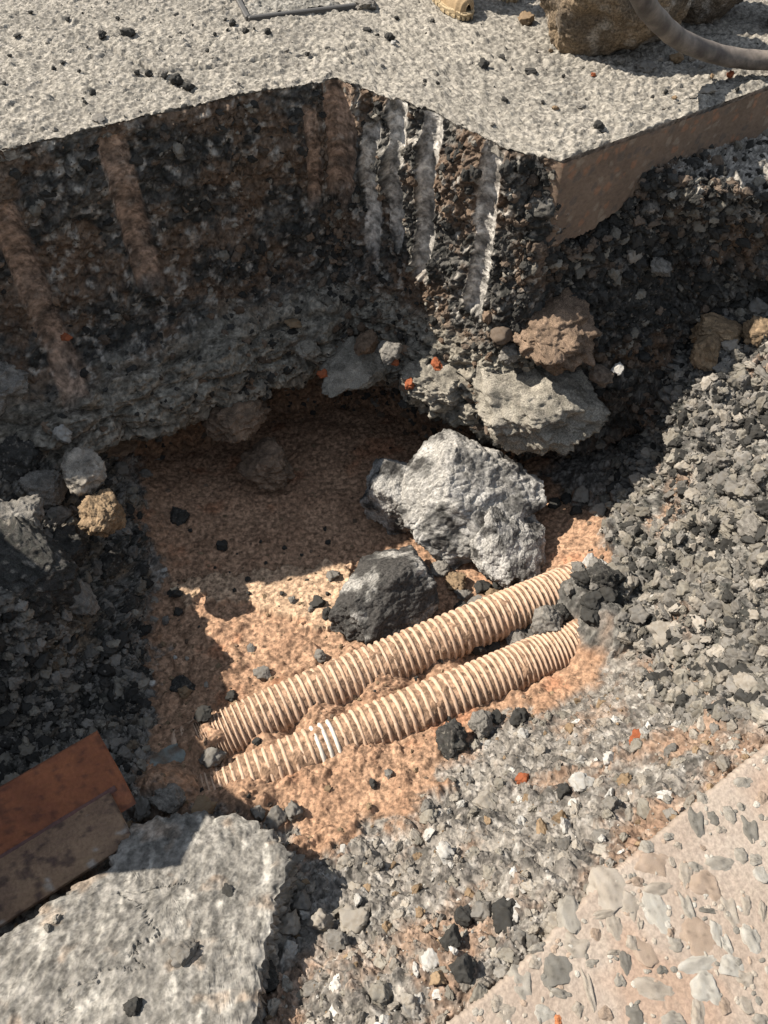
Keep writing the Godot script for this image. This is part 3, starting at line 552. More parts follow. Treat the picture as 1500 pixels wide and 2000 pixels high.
func build_ground() -> void:
	var net := [
		[Vector3(-3.025, -0.800, -2.778), Vector3(-2.080, -0.650, -2.580), Vector3(-2.000, -1.200, -3.307), Vector3(-1.920, -1.700, -3.968), Vector3(-1.488, -1.800, -4.101), Vector3(-1.024, -1.900, -4.233), Vector3(-0.512, -1.900, -4.233), Vector3(0.000, -1.900, -4.233), Vector3(0.512, -1.900, -4.233), Vector3(1.024, -1.900, -4.233), Vector3(1.440, -1.700, -3.968), Vector3(1.395, -0.880, -2.884), Vector3(1.616, -0.720, -2.672), Vector3(2.006, -0.580, -2.487), Vector3(2.723, -0.460, -2.328)],
		[Vector3(-2.710, -0.730, -2.299), Vector3(-1.998, -0.720, -2.288), Vector3(-1.595, -0.850, -2.435), Vector3(-1.661, -1.500, -3.171), Vector3(-1.357, -1.750, -3.455), Vector3(-0.920, -1.800, -3.511), Vector3(-0.460, -1.800, -3.511), Vector3(0.000, -1.800, -3.511), Vector3(0.460, -1.800, -3.511), Vector3(0.905, -1.750, -3.455), Vector3(1.268, -1.550, -3.228), Vector3(1.294, -0.880, -2.469), Vector3(1.520, -0.750, -2.322), Vector3(1.829, -0.550, -2.095), Vector3(2.481, -0.430, -1.960)],
		[Vector3(-2.598, -0.800, -2.007), Vector3(-1.906, -0.780, -1.988), Vector3(-1.595, -1.020, -2.217), Vector3(-1.402, -1.250, -2.437), Vector3(-1.221, -1.660, -2.829), Vector3(-0.825, -1.700, -2.867), Vector3(-0.410, -1.680, -2.848), Vector3(0.000, -1.660, -2.829), Vector3(0.406, -1.650, -2.819), Vector3(0.803, -1.620, -2.791), Vector3(1.134, -1.450, -2.628), Vector3(1.254, -0.980, -2.179), Vector3(1.430, -0.780, -1.988), Vector3(1.668, -0.520, -1.739), Vector3(2.259, -0.400, -1.625)],
		[Vector3(-2.509, -0.900, -1.719), Vector3(-1.842, -0.880, -1.703), Vector3(-1.508, -1.080, -1.859), Vector3(-1.308, -1.280, -2.016), Vector3(-1.080, -1.540, -2.219), Vector3(-0.740, -1.620, -2.281), Vector3(-0.370, -1.620, -2.281), Vector3(0.000, -1.620, -2.281), Vector3(0.368, -1.600, -2.266), Vector3(0.722, -1.550, -2.227), Vector3(1.027, -1.400, -2.109), Vector3(1.206, -1.080, -1.859), Vector3(1.331, -0.800, -1.641), Vector3(1.521, -0.500, -1.406), Vector3(2.058, -0.380, -1.313)],
		[Vector3(-2.433, -1.000, -1.454), Vector3(-1.724, -0.900, -1.391), Vector3(-1.334, -0.970, -1.435), Vector3(-1.213, -1.280, -1.631), Vector3(-1.009, -1.560, -1.808), Vector3(-0.675, -1.570, -1.814), Vector3(-0.336, -1.560, -1.808), Vector3(0.000, -1.560, -1.808), Vector3(0.335, -1.550, -1.801), Vector3(0.654, -1.480, -1.757), Vector3(0.931, -1.340, -1.669), Vector3(1.119, -1.080, -1.504), Vector3(1.246, -0.820, -1.340), Vector3(1.473, -0.580, -1.188), Vector3(2.000, -0.460, -1.112)],
		[Vector3(-2.516, -1.250, -1.283), Vector3(-1.739, -1.080, -1.197), Vector3(-1.343, -1.150, -1.232), Vector3(-1.197, -1.430, -1.373), Vector3(-0.941, -1.560, -1.439), Vector3(-0.612, -1.490, -1.404), Vector3(-0.301, -1.450, -1.383), Vector3(0.000, -1.450, -1.383), Vector3(0.301, -1.450, -1.383), Vector3(0.599, -1.430, -1.373), Vector3(0.845, -1.270, -1.293), Vector3(1.026, -1.040, -1.177), Vector3(1.184, -0.860, -1.087), Vector3(1.462, -0.700, -1.006), Vector3(2.141, -0.720, -1.016)],
		[Vector3(-2.672, -1.500, -1.246), Vector3(-1.873, -1.350, -1.179), Vector3(-1.395, -1.330, -1.170), Vector3(-1.179, -1.480, -1.237), Vector3(-0.891, -1.500, -1.246), Vector3(-0.583, -1.450, -1.223), Vector3(-0.287, -1.410, -1.206), Vector3(0.000, -1.410, -1.206), Vector3(0.287, -1.410, -1.206), Vector3(0.564, -1.360, -1.183), Vector3(0.786, -1.170, -1.099), Vector3(0.950, -0.940, -0.996), Vector3(1.103, -0.780, -0.925), Vector3(1.428, -0.720, -0.899), Vector3(2.091, -0.740, -0.907)],
		[Vector3(-2.680, -1.600, -1.132), Vector3(-1.883, -1.450, -1.073), Vector3(-1.376, -1.380, -1.046), Vector3(-1.126, -1.440, -1.069), Vector3(-0.835, -1.410, -1.058), Vector3(-0.559, -1.420, -1.062), Vector3(-0.278, -1.410, -1.058), Vector3(0.000, -1.390, -1.050), Vector3(0.273, -1.360, -1.038), Vector3(0.522, -1.240, -0.991), Vector3(0.721, -1.040, -0.913), Vector3(0.871, -0.820, -0.827), Vector3(1.022, -0.690, -0.777), Vector3(1.403, -0.750, -0.800), Vector3(2.055, -0.770, -0.808)],
		[Vector3(-2.521, -1.600, -0.844), Vector3(-1.771, -1.450, -0.800), Vector3(-1.270, -1.330, -0.765), Vector3(-1.005, -1.300, -0.757), Vector3(-0.748, -1.280, -0.751), Vector3(-0.496, -1.270, -0.748), Vector3(-0.250, -1.290, -0.754), Vector3(0.000, -1.250, -0.742), Vector3(0.236, -1.140, -0.710), Vector3(0.440, -0.980, -0.663), Vector3(0.609, -0.800, -0.611), Vector3(0.769, -0.690, -0.579), Vector3(0.990, -0.750, -0.597), Vector3(1.339, -0.780, -0.605), Vector3(1.961, -0.800, -0.611)],
		[Vector3(-2.256, -1.450, -0.558), Vector3(-1.580, -1.300, -0.527), Vector3(-1.117, -1.150, -0.497), Vector3(-0.882, -1.120, -0.491), Vector3(-0.656, -1.100, -0.487), Vector3(-0.430, -1.060, -0.479), Vector3(-0.221, -1.120, -0.491), Vector3(0.000, -1.040, -0.475), Vector3(0.200, -0.890, -0.444), Vector3(0.373, -0.745, -0.415), Vector3(0.547, -0.700, -0.406), Vector3(0.751, -0.760, -0.418), Vector3(0.948, -0.780, -0.422), Vector3(1.264, -0.780, -0.422), Vector3(1.851, -0.800, -0.426)],
		[Vector3(-2.020, -1.300, -0.322), Vector3(-1.410, -1.150, -0.304), Vector3(-1.001, -1.020, -0.288), Vector3(-0.794, -1.000, -0.285), Vector3(-0.588, -0.970, -0.282), Vector3(-0.388, -0.950, -0.279), Vector3(-0.192, -0.930, -0.277), Vector3(0.000, -0.820, -0.263), Vector3(0.174, -0.710, -0.249), Vector3(0.349, -0.720, -0.251), Vector3(0.533, -0.760, -0.255), Vector3(0.718, -0.780, -0.258), Vector3(0.898, -0.780, -0.258), Vector3(1.197, -0.780, -0.258), Vector3(1.752, -0.800, -0.260)],
		[Vector3(-1.814, -1.200, -0.078), Vector3(-1.263, -1.050, -0.073), Vector3(-0.895, -0.920, -0.069), Vector3(-0.709, -0.900, -0.068), Vector3(-0.527, -0.880, -0.068), Vector3(-0.348, -0.860, -0.067), Vector3(-0.169, -0.800, -0.065), Vector3(0.000, -0.700, -0.062), Vector3(0.161, -0.700, -0.062), Vector3(0.329, -0.740, -0.063), Vector3(0.501, -0.770, -0.064), Vector3(0.671, -0.780, -0.065), Vector3(0.838, -0.780, -0.065), Vector3(1.118, -0.780, -0.065), Vector3(1.636, -0.800, -0.065)]]
	var nu := 760
	var nv := 580
	var p := net_points(net, nu, nv)
	var n := grid_normals(p, nu, nv, 1.0)
	if n[nu * 300 + 300].y < 0.0:
		for i in n.size(): n[i] = -n[i]
	var q := PackedVector3Array()
	q.resize(p.size())
	var c := PackedColorArray()
	c.resize(p.size())
	var region := PackedByteArray()
	region.resize(p.size())
	var s1 := fbm("sand_big", 5.0, 4)
	var s2 := fbm("sand_lump", 26.0, 4)
	var s3 := fbm("sand_fine", 75.0, 3)
	var patch := fbm("g_patch", 3.0, 4)
	var pale := fbm("g_pale", 20.0, 4)
	for i in p.size():
		var v := p[i]
		var xz := Vector2(v.x, v.z)
		var nb := s1.get_noise_3dv(v)
		var nl := s2.get_noise_3dv(v)
		var sd := inside(xz, SAND_AREA) + 0.11 * nb + 0.05 * nl
		var ws := smoothstep(-0.02, 0.035, sd)
		var wr := smoothstep(-0.05, 0.05, inside(xz, RIGHT_AREA) + 0.08 * nb)
		var wl := smoothstep(-0.03, 0.03, inside(xz, LEFT_AREA) + 0.05 * nb)
		var crust := smoothstep(-0.006, 0.006, inside(xz, CRUST) + 0.05 * nb + 0.035 * nl) if ws > 0.5 else 0.0
		# relief
		var dsand := 0.017 * nb + lerpf(0.007, 0.003, crust) * nl + 0.005 * s3.get_noise_3dv(v) + 0.022 * crust
		dsand += 0.018 * smoothstep(0.05, 0.4, fbm("sand_mound", 7.0, 2).get_noise_3dv(v)) * smoothstep(-1.75, -1.55, v.z)
		dsand += (1.0 - crust) * 0.005 * bump(cells("clod", 36.0).get_noise_3dv(v)) * smoothstep(0.0, 0.3, nl + nb)
		var drub := rough(v, lerpf(0.5, 0.95, maxf(wr, wl)), lerpf(0.75, 1.25, maxf(wr, wl))) - 0.02 * (1.0 - maxf(wr, wl)) - 0.006 * (1.0 - maxf(wr, wl)) * fbm("w_fine", 34.0, 4).get_noise_3dv(v)
		var d := lerpf(drub, dsand, ws)
		var dirt := 0.0
		var lift := 0.0
		for m in MOUNDS:
			var e: float = Vector2(v.x - m[0], v.z - m[1]).length() / m[2] + 0.35 * nb
			if e < 1.0:
				lift = maxf(lift, m[3] * (1.0 - e * e))
				if m[4] == 1: dirt = maxf(dirt, smoothstep(1.0, 0.75, e))
		d = lerpf(d, drub, dirt)
		q[i] = v + n[i] * d + Vector3.UP * lift
		# matter
		var k := stone_tint(v)
		var mid := pale.get_noise_3dv(v)
		var pt := patch.get_noise_3dv(v)
		var front := mixc(Color(0.30, 0.275, 0.245), Color(0.125, 0.115, 0.105), 0.42 - 0.85 * k + 0.9 * pt)
		front = mixc(front, Color(0.46, 0.435, 0.40), clampf((mid - 0.14) * 3.0, 0.0, 0.7))
		front = mixc(front, Color(0.36, 0.225, 0.145), clampf((fbm("g_rust", 2.2, 3).get_noise_3dv(v) - 0.05) * 2.2 + 0.5 * nl, 0.0, 0.62))
		var heap := mixc(Color(0.09, 0.088, 0.082), Color(0.32, 0.303, 0.277), 0.48 + 0.8 * k + 1.0 * mid + 0.7 * pt)
		heap = mixc(heap, Color(0.40, 0.25, 0.16), clampf((pt - 0.22) * 2.5, 0.0, 0.6))
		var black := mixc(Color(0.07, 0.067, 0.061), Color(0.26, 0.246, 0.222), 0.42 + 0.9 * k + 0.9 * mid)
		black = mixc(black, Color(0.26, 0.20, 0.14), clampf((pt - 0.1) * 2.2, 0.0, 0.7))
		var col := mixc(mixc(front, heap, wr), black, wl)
		var sand := mixc(Color(0.47, 0.30, 0.198), Color(0.35, 0.215, 0.14), 0.4 + 0.9 * nb + 0.9 * nl)
		sand = mixc(sand, Color(0.60, 0.425, 0.29), crust * (0.8 + 0.6 * nl))
		sand = mixc(sand, Color(0.44, 0.20, 0.11), clampf((pt - 0.3) * 3.0, 0.0, 0.55))
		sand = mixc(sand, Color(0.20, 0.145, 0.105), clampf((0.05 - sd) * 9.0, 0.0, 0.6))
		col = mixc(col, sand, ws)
		col = mixc(col, mixc(heap, Color(0.10, 0.097, 0.09), 0.5), dirt)
		col.a = 1.0
		c[i] = col
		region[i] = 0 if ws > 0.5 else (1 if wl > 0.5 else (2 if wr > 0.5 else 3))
		var hk := Vector2i(roundi(v.x * 50.0), roundi(v.z * 50.0))
		if q[i].y > heights.get(hk, -9.0): heights[hk] = q[i].y
	var nn := grid_normals(q, nu, nv, 1.0)
	var names := ["pit_floor", "left_bank", "rubble_slope", "front_bank"]
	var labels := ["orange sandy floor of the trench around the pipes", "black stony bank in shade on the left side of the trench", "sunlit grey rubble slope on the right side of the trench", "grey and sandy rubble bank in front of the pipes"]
	for r in 4:
		var map := {}
		var pp := PackedVector3Array()
		var pn := PackedVector3Array()
		var pc := PackedColorArray()
		var idx := PackedInt32Array()
		for j in nv - 1:
			for i in nu - 1:
				var a := j * nu + i
				if region[a] != r: continue
				for w in [a, a + 1, a + nu, a + 1, a + nu + 1, a + nu]:
					var at: int = map.get(w, -1)
					if at < 0:
						at = pp.size()
						map[w] = at
						pp.append(q[w]); pn.append(nn[w]); pc.append(c[w])
					idx.append(at)
		var o := put(names[r], arrays_mesh(pp, pn, pc, idx), mat("sand", Color.WHITE, 0.97, true, true, 1.1, 0.2) if r == 0 else mat("earth", Color.WHITE, 0.97, true))
		tag(o, labels[r], "ground", "", "structure")
		scatter_sources[names[r]] = [pp, pn]

# ---------------------------------------------------------------- paving
const RIM := [Vector2(-3.2, -2.12), Vector2(-1.95, -2.22), Vector2(-1.572, -2.417), Vector2(-1.304, -2.578), Vector2(-1.074, -2.704), Vector2(-0.831, -2.841), Vector2(-0.66, -2.934), Vector2(-0.517, -3.004), Vector2(-0.292, -3.078), Vector2(-0.215, -3.104), Vector2(-0.188, -3.108), Vector2(-0.152, -3.086), Vector2(-0.019, -3.0), Vector2(0.094, -2.909), Vector2(0.202, -2.814), Vector2(0.305, -2.707), Vector2(0.419, -2.592), Vector2(0.516, -2.536), Vector2(0.59, -2.509), Vector2(0.979, -2.759), Vector2(1.454, -3.064), Vector2(2.491, -3.73)]

func rim_z(x: float) -> float:
	for k in RIM.size() - 1:
		if x <= RIM[k + 1].x:
			return lerpf(RIM[k].y, RIM[k + 1].y, (x - RIM[k].x) / (RIM[k + 1].x - RIM[k].x))
	return RIM[RIM.size() - 1].y

func pave_relief(v: Vector3) -> float:
	var w := v + Vector3(1, 0, 1) * 0.010 * fbm("pave_warp", 22.0, 2).get_noise_3dv(v)
	var b := bump(cells("pave1", 27.0).get_noise_3d(w.x * 0.8, 0.0, w.z))
	var b2 := bump(cells("pave2", 75.0).get_noise_3d(w.x, 0.0, w.z))
	var lift := fbm("pave_lift", 30.0, 3).get_noise_3dv(v)
	return 0.0065 * b * (0.7 + 1.2 * lift) + 0.0042 * cells("pave1", 27.0, true).get_noise_3d(w.x * 0.8, 0.0, w.z) + 0.0015 * b2 + 0.010 * fbm("pave_big", 3.5, 3).get_noise_3dv(v) + 0.0045 * lift - 0.008

const JOINTS := [[Vector2(-1.182, -3.485), Vector2(-0.727, -3.026)], [Vector2(-0.958, -3.157), Vector2(-0.104, -3.414)]]

func build_pavement() -> void:
	var x0 := -3.0
	var x1 := 2.6
	var nu := 840
	var nv := 290
	var p := PackedVector3Array()
	p.resize(nu * nv)
	var c := PackedColorArray()
	c.resize(nu * nv)
	var edge := fbm("pave_edge", 16.0, 4)
	var cut_start: float = [Vector2(0.59, -2.509), Vector2(0.979, -2.759), Vector2(1.454, -3.064), Vector2(2.491, -3.73)][0].x
	for i in nu:
		var x := lerpf(x0, x1, float(i) / (nu - 1))
		var straight := smoothstep(cut_start - 0.02, cut_start + 0.02, x)
		var rs := rim_z(x)
		var rz := rs + lerpf(0.022 * edge.get_noise_2d(x * 0.7, 3.0) + 0.012 * edge.get_noise_2d(x * 4.0, 9.0), 0.003 * edge.get_noise_2d(x * 3.0, 5.0), straight)
		for g in GROOVES:            # the drill holes bite into the rim
			if g[3] >= 0.0:
				var qq: float = (x - g[0]) / (g[2] * 0.85)
				if absf(qq) < 1.0: rz -= 0.55 * g[2] * sqrt(1.0 - qq * qq)
		for j in nv:
			var k := j * nu + i
			if j < 4:
				var drop: float = [0.045, 0.026, 0.012, 0.004][j]
				p[k] = Vector3(x, -drop, rz - lerpf(0.012 + 0.008 * edge.get_noise_2d(x * 5.0, drop * 60.0), 0.006, straight) * (1.0 if j < 3 else 0.3))
			else:
				var t := float(j - 4) / (nv - 5)
				var z := lerpf(rz, rs, smoothstep(0.0, 0.05, t)) - 0.004 - t * 1.75
				var v := Vector3(x, 0.0, z)
				var y := pave_relief(v)
				for g in JOINTS:
					var dd := Geometry2D.get_closest_point_to_segment(Vector2(x, z), g[0], g[1]).distance_to(Vector2(x, z)) + 0.010 * edge.get_noise_2d(x * 2.0, z * 2.0)
					y -= 0.014 * (1.0 - smoothstep(0.002, 0.011, dd))
				p[k] = Vector3(x, y, z)
			var m := fbm("pave_tone", 5.0, 4).get_noise_3dv(p[k])
			var cv := cells("pave1", 27.0, true).get_noise_3d(p[k].x * 0.8, 0.0, p[k].z)
			var col := mixc(Color(0.285, 0.266, 0.234), Color(0.375, 0.348, 0.303), 0.5 + 0.9 * m + 0.35 * cv + 0.5 * fbm("pave_stain", 1.3, 3).get_noise_3dv(p[k]))
			col = mixc(col, Color(0.24, 0.225, 0.20), clampf((fbm("pave_dirt", 9.0, 4).get_noise_3dv(p[k]) - 0.27) * 3.0, 0.0, 0.55))
			col.a = 1.0
			c[k] = col
	var o := put("pavement", arrays_mesh(p, grid_normals(p, nu, nv, -1.0), c, grid_index(nu, nv, true)), mat("paving", Color.WHITE, 0.95, true, true, 1.2, 0.35))
	tag(o, "sunlit textured grey pavement beyond the trench", "pavement", "", "structure")
	scatter_sources["pavement"] = [p, grid_normals(p, nu, nv, -1.0)]
	# the saw-cut side of the slab: smooth cut concrete, with sliced stones in it
	var cut := [Vector2(0.59, -2.509), Vector2(0.979, -2.759), Vector2(1.454, -3.064), Vector2(2.491, -3.73)]
	var a := Vector3(cut[0].x, 0, cut[0].y)
	var b := Vector3(cut[3].x, 0, cut[3].y)
	var dir := (b - a).normalized()
	var out := Vector3(-dir.z, 0, dir.x)
	var cw := 520
	var ch := 60
	var cp := PackedVector3Array()
	var cc := PackedColorArray()
	for j in ch:
		for i in cw:
			var s := float(maxi(i - 5, 0)) / (cw - 6) * (b - a).length()
			var wrap := 0.012 * maxi(5 - i, 0)
			var low := -0.33 + 0.08 * smoothstep(0.1, 0.5, s) + 0.03 * edge.get_noise_2d(s * 0.4, 4.0) + 0.010 * edge.get_noise_2d(s * 3.0, 2.0)
			var y := lerpf(-0.006 + 0.004 * edge.get_noise_2d(s * 4.0, 8.0), low + 0.5 * wrap, minf(1.0, float(j) / (ch - 7)))
			var v := a + dir * s + Vector3.UP * y
			var rag := (0.006 * edge.get_noise_2d(0.0, y * 4.0) if i < 3 else 0.0)
			v += out * (0.006 + 0.0016 * fbm("cut_fine", 40.0, 3).get_noise_3dv(v)) + dir * rag + Vector3(-0.80, 0, -0.60) * wrap - out * 0.012 * maxi(j - ch + 6, 0) + out * 0.012
			cp.append(v)
			var tone := fbm("cut_tone", 5.0, 4).get_noise_3dv(v)
			var col := mixc(Color(0.225, 0.163, 0.118), Color(0.16, 0.114, 0.083), 0.5 + 0.9 * tone)
			var cell := cells("cut_agg", 30.0).get_noise_3dv(v)
			var val := cells("cut_agg", 30.0, true).get_noise_3dv(v)
			if val > -0.1 and cell > -0.80:
				col = mixc(col, [Color(0.33, 0.17, 0.10), Color(0.30, 0.24, 0.18), Color(0.12, 0.10, 0.085)][int(absf(val) * 37.0) % 3], 0.6)
			col.a = 1.0
			cc.append(col)
	var cf := put("cut_face", arrays_mesh(cp, grid_normals(cp, cw, ch, 1.0), cc, grid_index(cw, ch, false)), mat("cut_concrete", Color.WHITE, 0.85, true, true, 1.7, 0.15), o)
	cf.set_meta("label", "smooth brown saw-cut edge face of the pavement slab")
	# paving on all sides, out of the picture
	var far := top("outer_pavement")
	structure(far)
	far.set_meta("label", "paving that goes on around the trench")
	for r in [[-80.0, 80.0, -90.0, -4.2], [-80.0, -3.0, -4.2, 40.0], [2.6, 80.0, -4.2, 40.0], [-3.0, 2.6, 0.75, 40.0]]:
		var pl := PlaneMesh.new()
		pl.size = Vector2(r[1] - r[0], r[3] - r[2])
		var w := put("paving_sheet", pl, mat("outer_paving", Color(0.35, 0.33, 0.295)), far)
		w.position = Vector3((r[0] + r[1]) * 0.5, -0.012, (r[2] + r[3]) * 0.5)
	# the left side of the trench, beyond the picture's edge: its paving shades the bank and the pipe ends
	var st := SurfaceTool.new()
	st.begin(Mesh.PRIMITIVE_TRIANGLES)
	st.set_smooth_group(-1)
	var side := [Vector2(-2.58, -2.2), Vector2(-2.34, -1.95), Vector2(-2.0, -1.66), Vector2(-1.93, -1.4), Vector2(-1.85, -1.22), Vector2(-1.55, -1.05), Vector2(-1.50, -0.78), Vector2(-1.95, -0.73), Vector2(-1.98, 0.75)]
	for k in side.size() - 1:
		var u: Vector2 = side[k]
		var w: Vector2 = side[k + 1]
		for q in [Vector3(u.x, 0, u.y), Vector3(-3.0, 0, w.y), Vector3(-3.0, 0, u.y), Vector3(u.x, 0, u.y), Vector3(w.x, 0, w.y), Vector3(-3.0, 0, w.y), Vector3(u.x, 0, u.y), Vector3(u.x, -2.2, u.y), Vector3(w.x, -2.2, w.y), Vector3(u.x, 0, u.y), Vector3(w.x, -2.2, w.y), Vector3(w.x, 0, w.y)]: st.add_vertex(q)
	st.generate_normals()
	var ls := put("left_paving", st.commit(), mat("outer_paving", Color(0.35, 0.33, 0.295)), far)
	ls.position.y = -0.008
	var sub := PlaneMesh.new()
	sub.size = Vector2(170, 150)
	var g := put("subsoil_ground", sub, mat("subsoil", Color(0.12, 0.09, 0.07)))
	g.position = Vector3(0, -2.3, -20)
	structure(g)
	g.set_meta("label", "earth under the paving, out of sight")

const NEAR := -0.65      # the near slab lies lower than the far paving

func build_near_slab() -> void:
	var edge := [Vector2(-0.051, -0.015), Vector2(0.130, -0.148), Vector2(0.293, -0.256), Vector2(0.503, -0.426), Vector2(0.614, -0.502), Vector2(0.839, -0.655), Vector2(1.001, -0.761), Vector2(1.251, -0.935)]
	var nz := fbm("near_edge", 9.0, 4)
	var nu := 300
	var nv := 170
	var e3 := []
	for q in edge: e3.append(Vector3(q.x, NEAR, q.y))
	var line := along(e3, nu)
	var right := Vector3(0.62, 0, 0.78)
	var p := PackedVector3Array()
	var c := PackedColorArray()
	for j in nv:
		for i in nu:
			var v := line[i]
			var jag := right * (0.006 * nz.get_noise_2d(i * 0.25, 1.0) + 0.003 * nz.get_noise_2d(i * 1.1, 7.0))
			if j < 5:
				v += jag + right * ([0.012, 0.006, 0.0, 0.003, 0.009][j]) + Vector3.DOWN * ([0.16, 0.07, 0.022, 0.008, 0.002][j])
			else:
				v += jag + right * (0.012 + 1.25 * pow(float(j - 5) / (nv - 6), 1.25))
				v.y += 0.0016 * fbm("near_mid", 14.0, 4).get_noise_3dv(v) + 0.0012 * fbm("near_fine", 60.0, 3).get_noise_3dv(v) - 0.001
			p.append(v)
			var t := fbm("near_tone", 4.0, 4).get_noise_3dv(v)
			var col := mixc(Color(0.30, 0.242, 0.196), Color(0.35, 0.295, 0.245), 0.5 + 1.1 * t)
			col = mixc(col, Color(0.31, 0.205, 0.145), clampf((fbm("near_stain", 2.2, 3).get_noise_3dv(v) - 0.08) * 2.5, 0.0, 0.55))
			col = mixc(col, Color(0.20, 0.165, 0.135), clampf((fbm("near_speck", 38.0, 3).get_noise_3dv(v) - 0.36) * 4.0, 0.0, 0.45))
			col.a = 1.0
			c.append(col)
	var m := arrays_mesh(p, grid_normals(p, nu, nv, 1.0), c, grid_index(nu, nv, false))
	var o := put("pebble_slab", m, mat("near_slab", Color.WHITE, 0.92, true, true, 2.3, 0.12))
	tag(o, "beige exposed-aggregate slab with large pebbles in the near corner", "slab", "", "structure")
	var tones := {"g": Color(0.31, 0.287, 0.25), "d": Color(0.18, 0.17, 0.15), "p": Color(0.35, 0.31, 0.262), "w": Color(0.40, 0.38, 0.34), "t": Color(0.33, 0.258, 0.202), "o": Color(0.55, 0.22, 0.10)}
	var variants := []
	for k in 8: variants.append(rock(900 + k, 3, 5, 0.34, 0.11, Vector3.ONE, pebble_look(k), 0.7))
	var pebbles := [[0.908, -0.658, 0.0226, 0.0194, "g"], [0.767, -0.558, 0.0188, 0.0282, "d"], [0.808, -0.570, 0.0126, 0.0157, "d"], [0.851, -0.580, 0.0142, 0.0189, "g"], [0.893, -0.540, 0.0218, 0.0311, "d"], [0.852, -0.485, 0.0153, 0.0153, "g"], [0.883, -0.474, 0.0137, 0.0107, "g"], [0.797, -0.617, 0.0096, 0.0159, "g"], [0.688, -0.527, 0.0124, 0.0077, "g"], [0.633, -0.502, 0.0123, 0.0123, "g"], [0.796, -0.468, 0.0273, 0.0182, "g"], [0.736, -0.459, 0.0151, 0.0136, "g"], [0.710, -0.439, 0.0180, 0.0271, "p"], [0.755, -0.417, 0.0328, 0.0269, "t"], [0.638, -0.468, 0.0334, 0.0273, "t"], [0.526, -0.406, 0.0327, 0.0387, "p"], [0.566, -0.379, 0.0236, 0.0295, "p"], [0.638, -0.412, 0.0298, 0.0179, "p"], [0.624, -0.363, 0.0264, 0.0381, "w"], [0.699, -0.369, 0.0147, 0.0323, "g"], [0.742, -0.366, 0.0205, 0.0059, "d"], [0.794, -0.363, 0.0205, 0.0352, "p"], [0.831, -0.379, 0.0147, 0.0236, "p"], [0.428, -0.348, 0.0233, 0.0321, "g"], [0.503, -0.358, 0.0292, 0.0088, "p"], [0.522, -0.332, 0.0174, 0.0232, "p"], [0.431, -0.291, 0.0314, 0.0228, "p"], [0.556, -0.301, 0.0115, 0.0172, "p"], [0.586, -0.281, 0.0285, 0.0313, "t"], [0.708, -0.311, 0.0374, 0.0345, "t"], [0.748, -0.322, 0.0144, 0.0260, "w"], [0.767, -0.296, 0.0129, 0.0229, "w"], [0.825, -0.309, 0.0172, 0.0345, "w"], [0.652, -0.296, 0.0172, 0.0143, "g"], [0.692, -0.259, 0.0395, 0.0198, "w"], [0.702, -0.213, 0.0278, 0.0278, "w"], [0.762, -0.256, 0.0226, 0.0197, "w"], [0.790, -0.230, 0.0223, 0.0168, "p"], [0.376, -0.244, 0.0281, 0.0253, "d"], [0.303, -0.218, 0.0250, 0.0306, "g"], [0.382, -0.204, 0.0194, 0.0111, "g"], [0.460, -0.259, 0.0169, 0.0085, "g"], [0.446, -0.206, 0.0097, 0.0388, "p"], [0.534, -0.259, 0.0141, 0.0226, "d"], [0.583, -0.213, 0.0361, 0.0250, "p"], [0.534, -0.164, 0.0191, 0.0191, "d"], [0.619, -0.155, 0.0244, 0.0136, "g"], [0.668, -0.166, 0.0136, 0.0246, "p"], [0.516, -0.227, 0.0112, 0.0112, "g"], [0.262, -0.166, 0.0218, 0.0164, "p"], [0.341, -0.164, 0.0245, 0.0164, "w"], [0.369, -0.155, 0.0068, 0.0081, "o"], [0.242, -0.185, 0.0137, 0.0137, "p"], [0.890, -0.439, 0.0180, 0.0180, "w"], [0.885, -0.598, 0.0095, 0.0127, "g"], [0.944, -0.617, 0.0128, 0.0159, "t"], [0.867, -0.363, 0.0088, 0.0205, "p"], [0.708, -0.617, 0.0080, 0.0080, "g"], [0.708, -0.508, 0.0092, 0.0077, "p"], [0.822, -0.543, 0.0125, 0.0093, "p"], [0.768, -0.502, 0.0092, 0.0074, "t"], [0.593, -0.428, 0.0120, 0.0120, "t"], [0.686, -0.468, 0.0091, 0.0121, "p"], [0.478, -0.317, 0.0115, 0.0115, "t"], [0.512, -0.281, 0.0142, 0.0085, "p"], [0.613, -0.247, 0.0112, 0.0084, "d"], [0.647, -0.322, 0.0087, 0.0115, "t"], [0.779, -0.180, 0.0165, 0.0165, "p"], [0.729, -0.180, 0.0110, 0.0137, "t"], [0.799, -0.157, 0.0136, 0.0109, "g"], [0.475, -0.166, 0.0136, 0.0109, "t"], [0.416, -0.176, 0.0110, 0.0137, "p"], [0.333, -0.261, 0.0113, 0.0113, "p"], [0.343, -0.291, 0.0143, 0.0086, "g"], [0.581, -0.337, 0.0087, 0.0145, "p"]]
	var tries := 0
	while pebbles.size() < 230 and tries < 4000:       # the slab goes on beyond the picture
		tries += 1
		var v: Vector3 = p[nu * rng.randi_range(10, nv - 1) + rng.randi_range(0, nu - 1)]
		var free := true
		for q in pebbles:
			if Vector2(v.x - q[0], v.z - q[1]).length() < 0.034 + maxf(q[2], q[3]): free = false
		if free: pebbles.append([v.x, v.z, rng.randf_range(0.009, 0.03), rng.randf_range(0.009, 0.032), ["g", "p", "t", "w", "p", "d"][rng.randi() % 6]])
